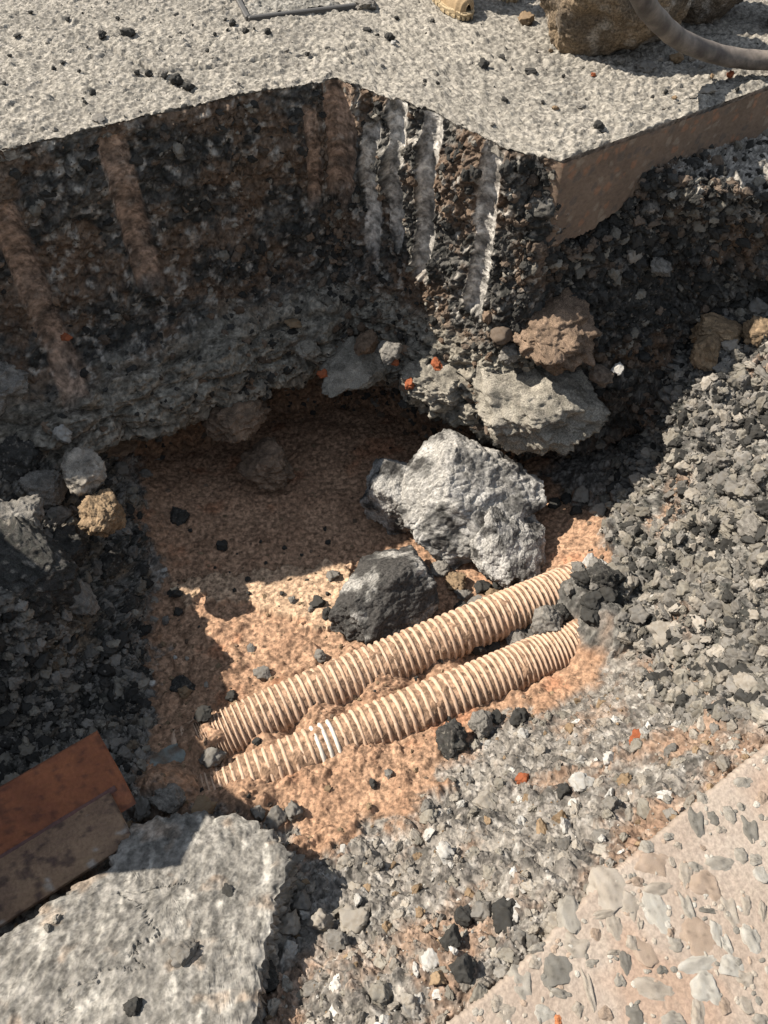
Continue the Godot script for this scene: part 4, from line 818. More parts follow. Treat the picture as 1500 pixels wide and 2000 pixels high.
	for q in pebbles:
		var b := put("pebble", variants[rng.randi() % 8], mat("pebble_" + q[4], tones[q[4]], 0.8, true, false, 0.8, 0.19), o)
		var th := rng.randf_range(0.012, 0.020)
		b.transform = Transform3D(Basis(Vector3.UP, rng.randf_range(-0.35, 0.35)).scaled_local(Vector3(q[2] * 1.4, th, q[3] * 1.4)), Vector3(q[0], NEAR - th * rng.randf_range(0.58, 0.76), q[1]))
	# small grit set between them
	var mm := MultiMesh.new()
	mm.transform_format = MultiMesh.TRANSFORM_3D
	mm.use_colors = true
	mm.mesh = variants[2]
	var tf := []
	for k in 900:
		var v: Vector3 = p[nu * rng.randi_range(8, nv - 1) + rng.randi_range(0, nu - 1)]
		tf.append([Transform3D(Basis(Vector3.UP, rng.randf() * TAU).scaled_local(Vector3(rng.randf_range(0.003, 0.009), 0.003, rng.randf_range(0.003, 0.008))), v), [tones.g, tones.p, tones.t, tones.d, tones.w][rng.randi() % 5]])
	mm.instance_count = tf.size()
	for k in tf.size():
		mm.set_instance_transform(k, tf[k][0])
		mm.set_instance_color(k, tf[k][1])
	var mi := MultiMeshInstance3D.new()
	mi.name = "fine_grit"
	mi.multimesh = mm
	mi.material_override = mat("grit", Color.WHITE, 0.9, true, false, 0.8, 0.0)
	mi.set_meta("kind", "stuff")
	o.add_child(mi)

func pebble_look(k: int) -> Callable:
	var a := fbm("pebble_look", 1.3, 4)
	return func(p: Vector3, _n: Vector3) -> Color:
		var t := 1.0 + 0.38 * a.get_noise_3dv(p + Vector3(k, 0, 0))
		t -= 0.4 * clampf((a.get_noise_3dv(p * 2.2 + Vector3(0, k * 3.0, 0)) - 0.25) * 3.0, 0.0, 1.0)
		return Color(t, t * 0.985, t * 0.96, 1.0)

# the broken concrete slab at lower left
func build_broken_slab() -> void:
	var outline := [Vector3(-1.107, -0.860, -0.236), Vector3(-0.980, -0.912, -0.358), Vector3(-0.883, -0.946, -0.441), Vector3(-0.822, -0.969, -0.496), Vector3(-0.761, -0.988, -0.542), Vector3(-0.758, -1.018, -0.604), Vector3(-0.745, -1.047, -0.666), Vector3(-0.686, -1.060, -0.698), Vector3(-0.580, -1.058, -0.708), Vector3(-0.500, -1.046, -0.694), Vector3(-0.424, -1.042, -0.696), Vector3(-0.366, -1.025, -0.669), Vector3(-0.320, -0.994, -0.611), Vector3(-0.277, -0.972, -0.571), Vector3(-0.272, -0.932, -0.490), Vector3(-0.290, -0.893, -0.409), Vector3(-0.298, -0.857, -0.333), Vector3(-0.294, -0.806, -0.230), Vector3(-0.298, -0.766, -0.147), Vector3(-0.297, -0.704, -0.020), Vector3(-0.974, -0.747, -0.020)]
	var nrm: Vector3 = Vector3(-0.056, 0.897, -0.438)
	var mid := Vector3.ZERO
	for q in outline: mid += q
	mid /= outline.size()
	# its own axes: x, y across the top, n through it
	var ex: Vector3 = outline[9] - mid; ex = (ex - nrm * ex.dot(nrm)).normalized()
	var ey := nrm.cross(ex)
	var down := Vector3(0.2, 0, 1.0); down = (down - nrm * down.dot(nrm)).normalized()
	var side := nrm.cross(down)
	var ring := PackedVector2Array()
	for k in outline.size():
		var a: Vector3 = outline[k] - mid
		var b: Vector3 = outline[(k + 1) % outline.size()] - mid
		var steps := maxi(2, int((b - a).length() / 0.008))
		for s in steps:
			var v: Vector3 = a.lerp(b, float(s) / steps)
			var jag := 0.030 * fbm("slab_jag", 14.0, 4).get_noise_3dv(v + mid) + 0.005 * fbm("slab_jag2", 45.0, 3).get_noise_3dv(v + mid)
			v += v.normalized() * jag
			ring.append(Vector2(v.dot(ex), v.dot(ey)))
	var seg := ring.size()
	var rows := 120
	var nu := seg + 1
	var p := PackedVector3Array()
	var c := PackedColorArray()
	var bign := fbm("slab_big", 4.0, 4)
	var fine := fbm("slab_fine", 42.0, 4)
	for j in rows + 16:
		for i in nu:
			var q := ring[i % seg]
			var h := 0.0
			var s := 1.0
			if j < rows:
				s = float(j) / (rows - 1)
				s = sqrt(s) * 0.4 + s * 0.6
			else:
				var t := float(j - rows + 1) / 16.0
				h = -0.16 * t
				s = 1.0 - 0.05 * t * t
			var v: Vector3 = mid + ex * q.x * s + ey * q.y * s
			var rel := 0.012 * bign.get_noise_3dv(v) + 0.005 * fine.get_noise_3dv(v) - 0.012 * smoothstep(0.93, 1.0, s) * (0.6 + fine.get_noise_3dv(v * 0.5))
			# shallow furrows dragged down the slope by the digger
			var fur := fbm("furrow", 13.0, 3)
			var dragged := fur.get_noise_2d(v.dot(side) * 1.3, v.dot(down) * 0.22)
			rel += 0.004 * clampf(dragged, -0.6, 0.4)
			var crack: float = absf((v - mid).dot(ey) - 0.05 - 0.16 * bign.get_noise_2d((v - mid).dot(ex) * 2.2, 4.0) - 0.02 * fine.get_noise_2d((v - mid).dot(ex), 9.0))
			if (v - mid).dot(ex) < 0.05: rel -= 0.008 * (1.0 - smoothstep(0.001, 0.005, crack))
			if j >= rows:
				v += (v - mid).normalized() * (0.022 * bump(cells("slab_side", 30.0).get_noise_3dv(v + nrm * h)) - 0.012 + 0.02 * fine.get_noise_3dv(v + nrm * h))
			v += nrm * (h + (rel if j < rows else rel * 0.5))
			p.append(v)
			var t0 := bign.get_noise_3dv(v * 1.7)
			var col := mixc(Color(0.30, 0.285, 0.26), Color(0.20, 0.19, 0.173), 0.5 + 0.8 * t0 + 0.4 * fine.get_noise_3dv(v))
			var white := smoothstep(0.20, 0.42, fbm("slab_white", 10.0, 4).get_noise_2d((v - mid).dot(side) * 1.3, (v - mid).dot(down) * 0.6))
			col = mixc(col, Color(0.54, 0.515, 0.465), white * 0.6)
			col = mixc(col, Color(0.40, 0.30, 0.22), clampf((fbm("slab_sand", 6.0, 3).get_noise_3dv(v) - 0.25) * 3.0, 0.0, 0.5))
			col.a = 1.0
			c.append(col)
	var n := grid_normals(p, nu, rows + 16, 1.0)
	var flip := n[nu * 40 + 30].dot(nrm) < 0.0
	if flip: n = grid_normals(p, nu, rows + 16, -1.0)
	var o := put("broken_slab", arrays_mesh(p, n, c, grid_index(nu, rows + 16, flip)), mat("slab_concrete", Color.WHITE, 0.95, true, true, 0.8, 0.45))
	tag(o, "tilted broken grey concrete slab with white scrape marks", "concrete slab")

# ---------------------------------------------------------------- things
func build_pipe(pts: Array, label: String, white_from: int, white_to: int, sd: int) -> void:
	var pitch := 0.024
	var length := 0.0
	var fine := along(pts, 200)
	for i in 199: length += fine[i].distance_to(fine[i + 1])
	var ribs := int(length / pitch)
	var per := 8
	var path := along(pts, ribs * per + 1)
	var dust := fbm("pipe_dust", 24.0, 4)
	var prof := [0.0, 0.55, 1.0, 1.0, 1.0, 0.55, 0.0, 0.0]
	var R := 0.094
	var root := top("corrugated_pipe")
	tag(root, label, "pipe", "corrugated conduit pipes in the trench")
	var body := sweep(path, 36, func(i: int, a: float) -> float:
		return R - 0.0125 * (1.0 - prof[i % per]) + 0.0016 * sin(a * 2.0 + i * 0.01) + 0.0022 * dust.get_noise_2d(i * 0.9, sd),
		func(i: int, _a: float, q: Vector3) -> Color:
			var clean := i / per >= white_from and i / per < white_to
			var col := Color(0.57, 0.53, 0.465) if clean else mixc(Color(0.56, 0.405, 0.295), Color(0.46, 0.325, 0.23), 0.45 + 1.2 * dust.get_noise_3dv(q))
			if not clean: col = mixc(col, Color(0.46, 0.29, 0.18), clampf((dust.get_noise_3dv(q * 2.1) - 0.18) * 4.0, 0.0, 0.75))
			col.a = 1.0
			return col)
	put("ribbed_shell", body, mat("pipe_plastic", Color.WHITE, 0.6, true, true, 2.0, 0.05), root)
	var lump := fbm("pipe_fill", 55.0, 4)
	var wide := fbm("pipe_cover", 9.0, 3)
	var fill := sweep(along(pts, ribs * 5 + 1), 44, func(i: int, a: float) -> float:
		var q := Vector3(i * 0.0055, cos(a) * R, sin(a) * R) + Vector3(sd, 0, 0)
		return R - 0.0062 + 0.0045 * lump.get_noise_3dv(q) + 0.017 * clampf(wide.get_noise_3dv(q) - 0.10, 0.0, 0.5),
		func(_i: int, _a: float, q: Vector3) -> Color:
			return mixc(Color(0.44, 0.29, 0.195), Color(0.30, 0.195, 0.13), 0.5 + 1.3 * dust.get_noise_3dv(q * 1.5)), false)
	var f := put("sand_in_grooves", fill, mat("earth", Color.WHITE, 0.97, true), root)
	f.set_meta("kind", "stuff")

func build_sleeve() -> void:
	var path := along([Vector3(-0.993, -1.460, -0.873), Vector3(-0.890, -1.430, -0.935), Vector3(-0.789, -1.430, -0.983), Vector3(-0.701, -1.430, -1.031)], 60)
	var d := fbm("sleeve", 14.0, 4)
	var o := put("pipe_sleeve", sweep(path, 24, func(i: int, a: float) -> float:
		return 0.062 + 0.004 * sin(a * 2.0) + (0.002 * d.get_noise_2d(i, a * 3.0)),
		func(_i: int, _a: float, q: Vector3) -> Color:
			return mixc(Color(0.22, 0.25, 0.235), Color(0.13, 0.10, 0.075), 0.35 + 1.6 * d.get_noise_3dv(q))), mat("sleeve", Color.WHITE, 0.55, true, true, 2.0, 0.05))
	tag(o, "grey-green smooth pipe sleeve half buried in shade beside the steel", "pipe")

func build_steel() -> void:
	var ax: Vector3 = Vector3(-0.821, 0.000, 0.571)
	var lines := [[Vector3(-0.851, -0.900, -0.890), Vector3(-0.787, -1.040, -0.794), Vector3(-0.751, -1.080, -0.738)], [Vector3(-0.787, -1.040, -0.794) + Vector3(-0.821, 0.000, 0.571) * 0.05, Vector3(-0.727, -1.050, -0.626)]]
	var root := top("steel_section", Vector3.ZERO)
	tag(root, "rusty folded steel section entering from the left edge", "steel beam")
	var rust := fbm("rust", 7.0, 5)
	var pit := fbm("rust_pit", 45.0, 3)
	var names := ["upper_plate", "lower_plate"]
	var bend := []
	for k in 4: bend.append(Vector3(-0.787, -1.040, -0.794) + ax * (0.03 + 0.49 * k) - Vector3(0, 0.008, 0))
	put("fold", sweep(along(bend, 60), 20, func(_i: int, _a: float) -> float: return 0.012, func(_i: int, _a: float, v: Vector3) -> Color:
		return mixc(Color(0.16, 0.085, 0.07), Color(0.10, 0.06, 0.055), 0.5 + 1.2 * rust.get_noise_3dv(v))), mat("rusty_steel", Color.WHITE, 0.75, true, true, 2.2, 0.12), root)
	for w in 2:
		var prof: Array = lines[w]
		# round the fold
		var pts := []
		if w == 0:
			var a: Vector3 = prof[0]; var b: Vector3 = prof[1]; var d: Vector3 = prof[2]
			for k in 30: pts.append(a.lerp(b, k / 30.0))
			for k in 9:
				var t := k / 8.0
				pts.append(b.lerp(a, 0.0).lerp(b, t) if k == 0 else b.lerp(d, t * 0.5))
			for k in 8: pts.append(b.lerp(d, 0.5 + (k + 1) / 16.0))
		else:
			var a: Vector3 = prof[0]; var b: Vector3 = prof[1]
			for k in 40:
				var t := k / 39.0
				pts.append(a.lerp(b, t) + Vector3.UP * 0.012 * sin(PI * t))
		var nu := pts.size()
		var nv := 150
		var side: Vector3 = (pts[nu - 1] - pts[0]).cross(ax).normalized()
		if side.y < 0.0: side = -side
		var p := PackedVector3Array()
		var c := PackedColorArray()
		for j in nv + 2:
			for i in nu:
				var jj := clampi(j - 1, 0, nv - 1)
				var v: Vector3 = pts[i] + ax * (1.5 * jj / (nv - 1))
				v += side * (0.0012 * pit.get_noise_3dv(v) + 0.004 * rust.get_noise_3dv(v * 0.4))
				if j == 0 or j == nv + 1: v -= side * 0.014
				p.append(v)
				var t := rust.get_noise_3dv(v)
				var across := float(i) / nu
				var col: Color
				if w == 0:
					col = mixc(Color(0.30, 0.118, 0.06), Color(0.19, 0.075, 0.045), 0.45 + 1.1 * t)
					col = mixc(col, Color(0.09, 0.045, 0.035), clampf((pit.get_noise_3dv(v * 0.5) - 0.15) * 3.0, 0.0, 0.6))
				else:
					col = mixc(Color(0.25, 0.165, 0.105), Color(0.17, 0.11, 0.075), 0.45 + 1.1 * t)
					col = mixc(col, Color(0.06, 0.04, 0.035), clampf((pit.get_noise_3dv(v * 0.45) - 0.22) * 4.0, 0.0, 0.75))
					col = mixc(col, Color(0.35, 0.32, 0.28), clampf((fbm("mortar", 11.0, 3).get_noise_3dv(v) - 0.42) * 8.0, 0.0, 0.8))
				col.a = 1.0
				c.append(col)
		var n := grid_normals(p, nu, nv + 2, 1.0)
		var flip := n[nu * 60 + 5].dot(side) < 0.0
		if flip: n = grid_normals(p, nu, nv + 2, -1.0)
		put(names[w], arrays_mesh(p, n, c, grid_index(nu, nv + 2, flip)), mat("rusty_steel", Color.WHITE, 0.75, true, true, 2.2, 0.12), root)
		# the plate's thickness: its underside and its rim
		var under := PackedVector3Array()
		for v in p: under.append(v - side * 0.016)
		put("underside", arrays_mesh(under, grid_normals(under, nu, nv + 2, 1.0 if flip else -1.0), c, grid_index(nu, nv + 2, not flip)), mat("rusty_steel", Color.WHITE), root)
		var rim_p := PackedVector3Array()
		var rim_c := PackedColorArray()
		for k in 2:
			for j in nv + 2: 
				rim_p.append(p[j * nu] - side * 0.016 * k)
				rim_c.append(c[j * nu])
		put("edge", arrays_mesh(rim_p, grid_normals(rim_p, nv + 2, 2, 1.0), rim_c, grid_index(nv + 2, 2, false)), mat("rusty_steel", Color.WHITE), root)

func chunk(at: Vector3, size: Vector3, turn: float, sd: int, dark: float, label: String, cuts := 18) -> void:
	var a := fbm("chunk_a", 1.5, 4)
	var b := cells("chunk_b", 6.0, true)
	var o := put("concrete_chunk", rock(sd, 6, cuts, 0.34, 0.10, Vector3.ONE, func(p: Vector3, _n: Vector3) -> Color:
		var t := a.get_noise_3dv(p)
		var c := mixc(Color(0.42, 0.405, 0.38), Color(0.075, 0.073, 0.069), dark + 1.9 * t - 0.3 * b.get_noise_3dv(p) + 0.5 * a.get_noise_3dv(p * 3.1))
		c = mixc(c, Color(0.62, 0.60, 0.57), clampf((a.get_noise_3dv(p * 1.3 + Vector3(5, 5, 5)) - 0.02) * 3.0, 0.0, 0.85) * clampf(1.0 - dark, 0.0, 1.0))
		c.a = 1.0
		return c, 0.52, 0.028), mat("chunk", Color.WHITE, 0.97, true, false, 0.7, 0.45))
	o.transform = Transform3D(Basis(Vector3.UP, turn).scaled_local(size), at)
	tag(o, label, "concrete chunk", "concrete chunks on the trench floor")

func build_hose() -> void:
	var path := along([Vector3(0.631, 0.620, -2.711), Vector3(0.726, 0.500, -2.784), Vector3(0.836, 0.360, -2.835), Vector3(0.952, 0.250, -2.957), Vector3(1.073, 0.160, -3.056), Vector3(1.227, 0.090, -3.127), Vector3(1.359, 0.060, -3.149), Vector3(1.497, 0.055, -3.148), Vector3(1.740, 0.055, -3.176), Vector3(2.097, 0.055, -3.279)], 120)
	var d := fbm("hose", 12.0, 4)
	var o := put("rubber_hose", sweep(path, 28, func(i: int, _a: float) -> float:
		return 0.034 + 0.0008 * sin(i * 0.7),
		func(_i: int, _a: float, q: Vector3) -> Color:
			return mixc(Color(0.095, 0.082, 0.072), Color(0.20, 0.17, 0.145), 0.35 + 1.5 * d.get_noise_3dv(q))), mat("rubber", Color.WHITE, 0.55, true, true, 2.0, 0.06))
	tag(o, "thick dusty black rubber hose curving over the pavement", "hose")

func build_cover() -> void:
	var k0: Vector3 = Vector3(-0.583, 0.000, -3.700)
	var k1: Vector3 = Vector3(-0.113, 0.000, -3.849)
	var k2: Vector3 = Vector3(-0.711, 0.000, -3.933)
	var ex := (k1 - k0).normalized()
	var ez := Vector3(ex.z, 0, -ex.x)
	if ez.dot(k2 - k0) < 0.0: ez = -ez
	var root := top("access_cover", k0)
	tag(root, "recessed paved access cover in a thin metal frame", "access cover")
	var turn := Basis(ex, Vector3.UP, -ez)
	var w := 0.56
	var h := 0.56
	var frame := plain("dark_iron", Color(0.075, 0.072, 0.068), 0.7, 0.4)
	for b in [[w, 0.022, w * 0.5, 0.0], [w, 0.022, w * 0.5, h], [0.022, h, 0.0, h * 0.5], [0.022, h, w, h * 0.5]]:
		var o := put("frame_bar", box_mesh(Vector3(b[0], 0.03, b[1])), frame, root)
		o.transform = Transform3D(turn, ex * b[2] + ez * b[3] + Vector3(0, -0.003 + (0.002 if b[0] < b[1] else 0.0), 0))
	var nu := 110
	var p := PackedVector3Array()
	var c := PackedColorArray()
	for j in nu:
		for i in nu:
			var v := ex * (0.014 + (w - 0.028) * i / (nu - 1)) + ez * (0.014 + (h - 0.028) * j / (nu - 1))
			v.y = pave_relief(v + k0 + Vector3(7, 0, 0)) * 1.1 + 0.006
			p.append(v)
			var col := mixc(Color(0.33, 0.315, 0.285), Color(0.26, 0.25, 0.225), 0.5 + fbm("pave_tone", 5.0, 4).get_noise_3dv(v))
			col.a = 1.0
			c.append(col)
	var n := grid_normals(p, nu, nu, 1.0)
	var flip := n[500].y < 0.0
	if flip: n = grid_normals(p, nu, nu, -1.0)
	put("paved_infill", arrays_mesh(p, n, c, grid_index(nu, nu, flip)), mat("paving", Color.WHITE, 0.95, true), root)

# one boot: rows of cross sections from toe to heel
func boot(root: Node3D, at: Vector3, turn: float) -> void:
	var b := Node3D.new()
	b.name = "boot"
	root.add_child(b, true)
	b.transform = Transform3D(Basis(Vector3.UP, turn), at)
	# [distance back from the toe, half width, height of the upper, centre shift]
	var sec := [[0.0, 0.012, 0.035, 0.0], [0.012, 0.034, 0.05, 0.0], [0.04, 0.048, 0.066, 0.002], [0.08, 0.053, 0.078, 0.003], [0.12, 0.05, 0.092, 0.002], [0.16, 0.045, 0.118, 0.0], [0.195, 0.042, 0.17, 0.0], [0.23, 0.041, 0.24, 0.0], [0.27, 0.038, 0.24, 0.0], [0.292, 0.030, 0.20, 0.0], [0.302, 0.012, 0.06, 0.0]]
	var seg := 28
	var crease := fbm("boot", 30.0, 3)
	var p := PackedVector3Array()
	var rows := 60
	for j in rows:
		var t := float(j) / (rows - 1) * (sec.size() - 1)
		var k := mini(int(t), sec.size() - 2)
		var f := smoothstep(0.0, 1.0, t - k)
		var z := lerpf(sec[k][0], sec[k + 1][0], t - k)
		var hw := lerpf(sec[k][1], sec[k + 1][1], f)
		var hh := lerpf(sec[k][2], sec[k + 1][2], f)
		for i in seg + 1:
			var a := PI * i / seg
			var x := cos(a) * hw * (1.0 + 0.04 * crease.get_noise_2d(i, j))
			var y := 0.022 + pow(sin(a), 0.65) * hh + 0.003 * crease.get_noise_2d(i * 0.6, j * 1.5)
			p.append(Vector3(x + sec[k][3], y, -z))
	var n := grid_normals(p, seg + 1, rows, 1.0)
	var flip := n[(seg + 1) * 20 + seg / 2].y < 0.0
	if flip: n = grid_normals(p, seg + 1, rows, -1.0)
	put("upper", arrays_mesh(p, n, PackedColorArray(), grid_index(seg + 1, rows, flip)), mat("boot_leather", Color(0.33, 0.235, 0.135), 0.8, false, false, 4.0, 0.1), b)
	# sole with wavy side and tread blocks
	var st := SurfaceTool.new()
	st.begin(Mesh.PRIMITIVE_TRIANGLES)
	st.set_smooth_group(-1)
	var ring := []
	var m := 48
	for i in m:
		var a := TAU * i / m
		var z := -0.151 + 0.160 * cos(a)
		var wv := (0.057 if z > -0.16 else 0.047) * pow(absf(sin(a)), 0.75) * signf(sin(a))
		ring.append(Vector2(wv, z))
	for i in m:
		var a: Vector2 = ring[i]
		var c: Vector2 = ring[(i + 1) % m]
		var lev := [[0.0, 0.95 if i % 2 == 0 else 1.0], [0.010, 0.96 if i % 2 == 0 else 1.02], [0.014, 1.0], [0.026 + 0.004 * sin(i * 0.8), 1.04], [0.032 + 0.004 * sin(i * 0.8), 0.98]]
		for l in 4:
			var mid := Vector2(0, -0.151)
			var q0: Vector2 = mid + (a - mid) * lev[l][1]; var q1: Vector2 = mid + (c - mid) * lev[l][1]; var q2: Vector2 = mid + (a - mid) * lev[l + 1][1]; var q3: Vector2 = mid + (c - mid) * lev[l + 1][1]
			var y0: float = lev[l][0]; var y1: float = lev[l + 1][0]
			for v in [Vector3(q0.x, y0, q0.y), Vector3(q1.x, y0, q1.y), Vector3(q2.x, y1, q2.y), Vector3(q1.x, y0, q1.y), Vector3(q3.x, y1, q3.y), Vector3(q2.x, y1, q2.y)]: st.add_vertex(v)
		st.add_vertex(Vector3(0, 0, -0.151)); st.add_vertex(Vector3(c.x * 0.95, 0, -0.151 + (c.y + 0.151) * 0.95)); st.add_vertex(Vector3(a.x * 0.95, 0, -0.151 + (a.y + 0.151) * 0.95))
		st.add_vertex(Vector3(0, 0.03, -0.151)); st.add_vertex(Vector3(a.x, 0.03, a.y)); st.add_vertex(Vector3(c.x, 0.03, c.y))
	st.generate_normals()
	put("sole", st.commit(), mat("boot_sole", Color(0.40, 0.31, 0.19), 0.85, false, false, 4.0, 0.1), b)
	var lace := plain("lace", Color(0.10, 0.08, 0.06), 0.9)
	for k in 4:
		var l := put("lace", box_mesh(Vector3(0.05, 0.005, 0.006), 0.002), lace, b)
		l.transform = Transform3D(Basis(Vector3.RIGHT, -0.5), Vector3(0, 0.118 + 0.016 * k, -0.118 - 0.018 * k))

func build_person() -> void:
	var f1: Vector3 = Vector3(0.359, 0.000, -3.745)
	var f2: Vector3 = Vector3(0.569, 0.000, -3.890)
	var root := top("person", Vector3.ZERO)
	tag(root, "person in tan work boots and grey trousers standing on the pavement", "person")
	boot(root, f1 + Vector3(0.0, 0.0, 0.05), 0.45)
	boot(root, f2 + Vector3(0.0, 0.0, 0.0), 0.15)
	var a1 := f1 + Vector3(-0.13, 0.16, -0.20)
	var a2 := f2 + Vector3(-0.035, 0.16, -0.235)
	var hip := (a1 + a2) * 0.5 + Vector3(0, 0.78, -0.02)
	var body := put("body", sweep(along([a1, a1 + Vector3(0.01, 0.3, 0.03), hip + Vector3(-0.09, -0.05, 0), hip + Vector3(-0.02, 0.15, 0), hip + Vector3(0, 0.4, 0.02), hip + Vector3(0, 0.55, 0.02), hip + Vector3(0, 0.62, 0.03), hip + Vector3(0, 0.72, 0.04), hip + Vector3(0, 0.84, 0.04)], 60),
		24, func(i: int, _a: float) -> float:
			var r := [0.068, 0.075, 0.10, 0.15, 0.17, 0.13, 0.055, 0.09, 0.03]
			var t := i / 59.0 * 8.0
			var k := mini(int(t), 7)
			return lerpf(r[k], r[k + 1], smoothstep(0.0, 1.0, t - k))), mat("workwear", Color(0.15, 0.15, 0.155), 0.95, false, true, 3.0, 0.1), root)
	var leg := sweep(along([a2, a2 + Vector3(-0.01, 0.3, 0.03), hip + Vector3(0.09, -0.05, 0), hip + Vector3(0.03, 0.1, 0)], 30), 24, func(i: int, _a: float) -> float:
		return lerpf(0.068, 0.12, i / 29.0))
	put("trouser_leg", leg, mats["workwear"], root)
	for s in [-1.0, 1.0]:
		put("sleeve", sweep(along([hip + Vector3(s * 0.13, 0.52, 0.02), hip + Vector3(s * 0.22, 0.36, 0.0), hip + Vector3(s * 0.25, 0.12, 0.06), hip + Vector3(s * 0.22, -0.08, 0.14)], 24), 16, func(i: int, _a: float) -> float:
			return lerpf(0.06, 0.036, i / 23.0)), mats["workwear"], root)

func boulder(at: Vector3, size: Vector3, sd: int, label: String, tint: Color) -> void:
	var a := fbm("boulder_a", 1.2, 5)
	var o := put("boulder", rock(sd, 6, 3, 0.22, 0.07, Vector3.ONE, func(p: Vector3, _n: Vector3) -> Color:
		var t := a.get_noise_3dv(p)
		var c := mixc(tint, Color(0.10, 0.085, 0.07), 0.35 + 1.2 * t)
		c = mixc(c, Color(0.42, 0.38, 0.33), clampf((a.get_noise_3dv(p * 1.9 + Vector3(7, 1, 2)) - 0.18) * 2.8, 0.0, 0.7))
		c.a = 1.0
		return c, 0.85, 0.02), mat("boulder", Color.WHITE, 0.95, true, false, 0.8, 0.4))
	o.transform = Transform3D(Basis(Vector3.UP, sd * 0.7).scaled_local(size), at)
	tag(o, label, "boulder", "boulders behind the hose")

# ---------------------------------------------------------------- loose stones
func scatter(source: String, count: int, singles: int, rmin: float, rmax: float, power: float, tones: Array, called: String, label: String, group: String, keep = null, sink := 0.36) -> void:
	var p: PackedVector3Array = scatter_sources[source][0]
	var n: PackedVector3Array = scatter_sources[source][1]
	var list := []
	var tries := 0
	while list.size() < count and tries < count * 12:
		tries += 1
		var i := rng.randi() % p.size()
		if keep != null and not keep.call(p[i]): continue
		var r := rmin + (rmax - rmin) * pow(rng.randf(), power)
		list.append([r, i])
	list.sort_custom(func(a: Array, b: Array) -> bool: return a[0] > b[0])
	var per := {}
	for k in list.size():
		var r: float = list[k][0]
		var i: int = list[k][1]
		var tone: String = tones[rng.randi() % tones.size()]
		var turn := Basis(Vector3(rng.randfn(), rng.randfn(), rng.randfn()).normalized(), rng.randf() * TAU)
		var sq := Vector3(rng.randf_range(0.8, 1.25), rng.randf_range(0.55, 0.9), rng.randf_range(0.8, 1.2))
		var tf := Transform3D(turn.scaled_local(sq * r), p[i] + n[i] * r * (0.6 - 2.0 * sink))
		if k < singles:
			var o := put(called, rocks[rng.randi() % rocks.size()], stone_mat(tone))
			o.transform = tf
			tag(o, label, "stone", group)
		else:
			var v := rng.randi() % rocks.size()
			if not per.has(v): per[v] = []
			var c: Color = STONE[tone] * rng.randf_range(0.4, 0.8)
			c.a = 1.0
			per[v].append([tf, c])
	for v in per:
		var mm := MultiMesh.new()
		mm.transform_format = MultiMesh.TRANSFORM_3D
		mm.use_colors = true
		mm.mesh = rocks[v]
		mm.instance_count = per[v].size()
		for k in per[v].size():
			mm.set_instance_transform(k, per[v][k][0])
			mm.set_instance_color(k, per[v][k][1])
		var o := MultiMeshInstance3D.new()
		o.name = numbered("gravel")
		o.multimesh = mm
		o.material_override = mat("gravel", Color.WHITE, 0.95, true, false, 0.9, 0.02)
		add_child(o)
		tag(o, "fine loose gravel, " + group, "gravel", "fine loose gravel, " + group, "stuff")

func listed(stones: Array, called: String, category: String, group: String, fallback: String, drop: bool) -> void:
	for s in stones:
		var at: Vector3 = s[0]
		if drop: at.y = ground_at(at.x, at.z, at.y) if absf(ground_at(at.x, at.z, at.y) - at.y) < 0.24 else at.y
		place_stone(called, at, s[1], s[2], s[4], s[3] if s[3] else fallback, category, group)

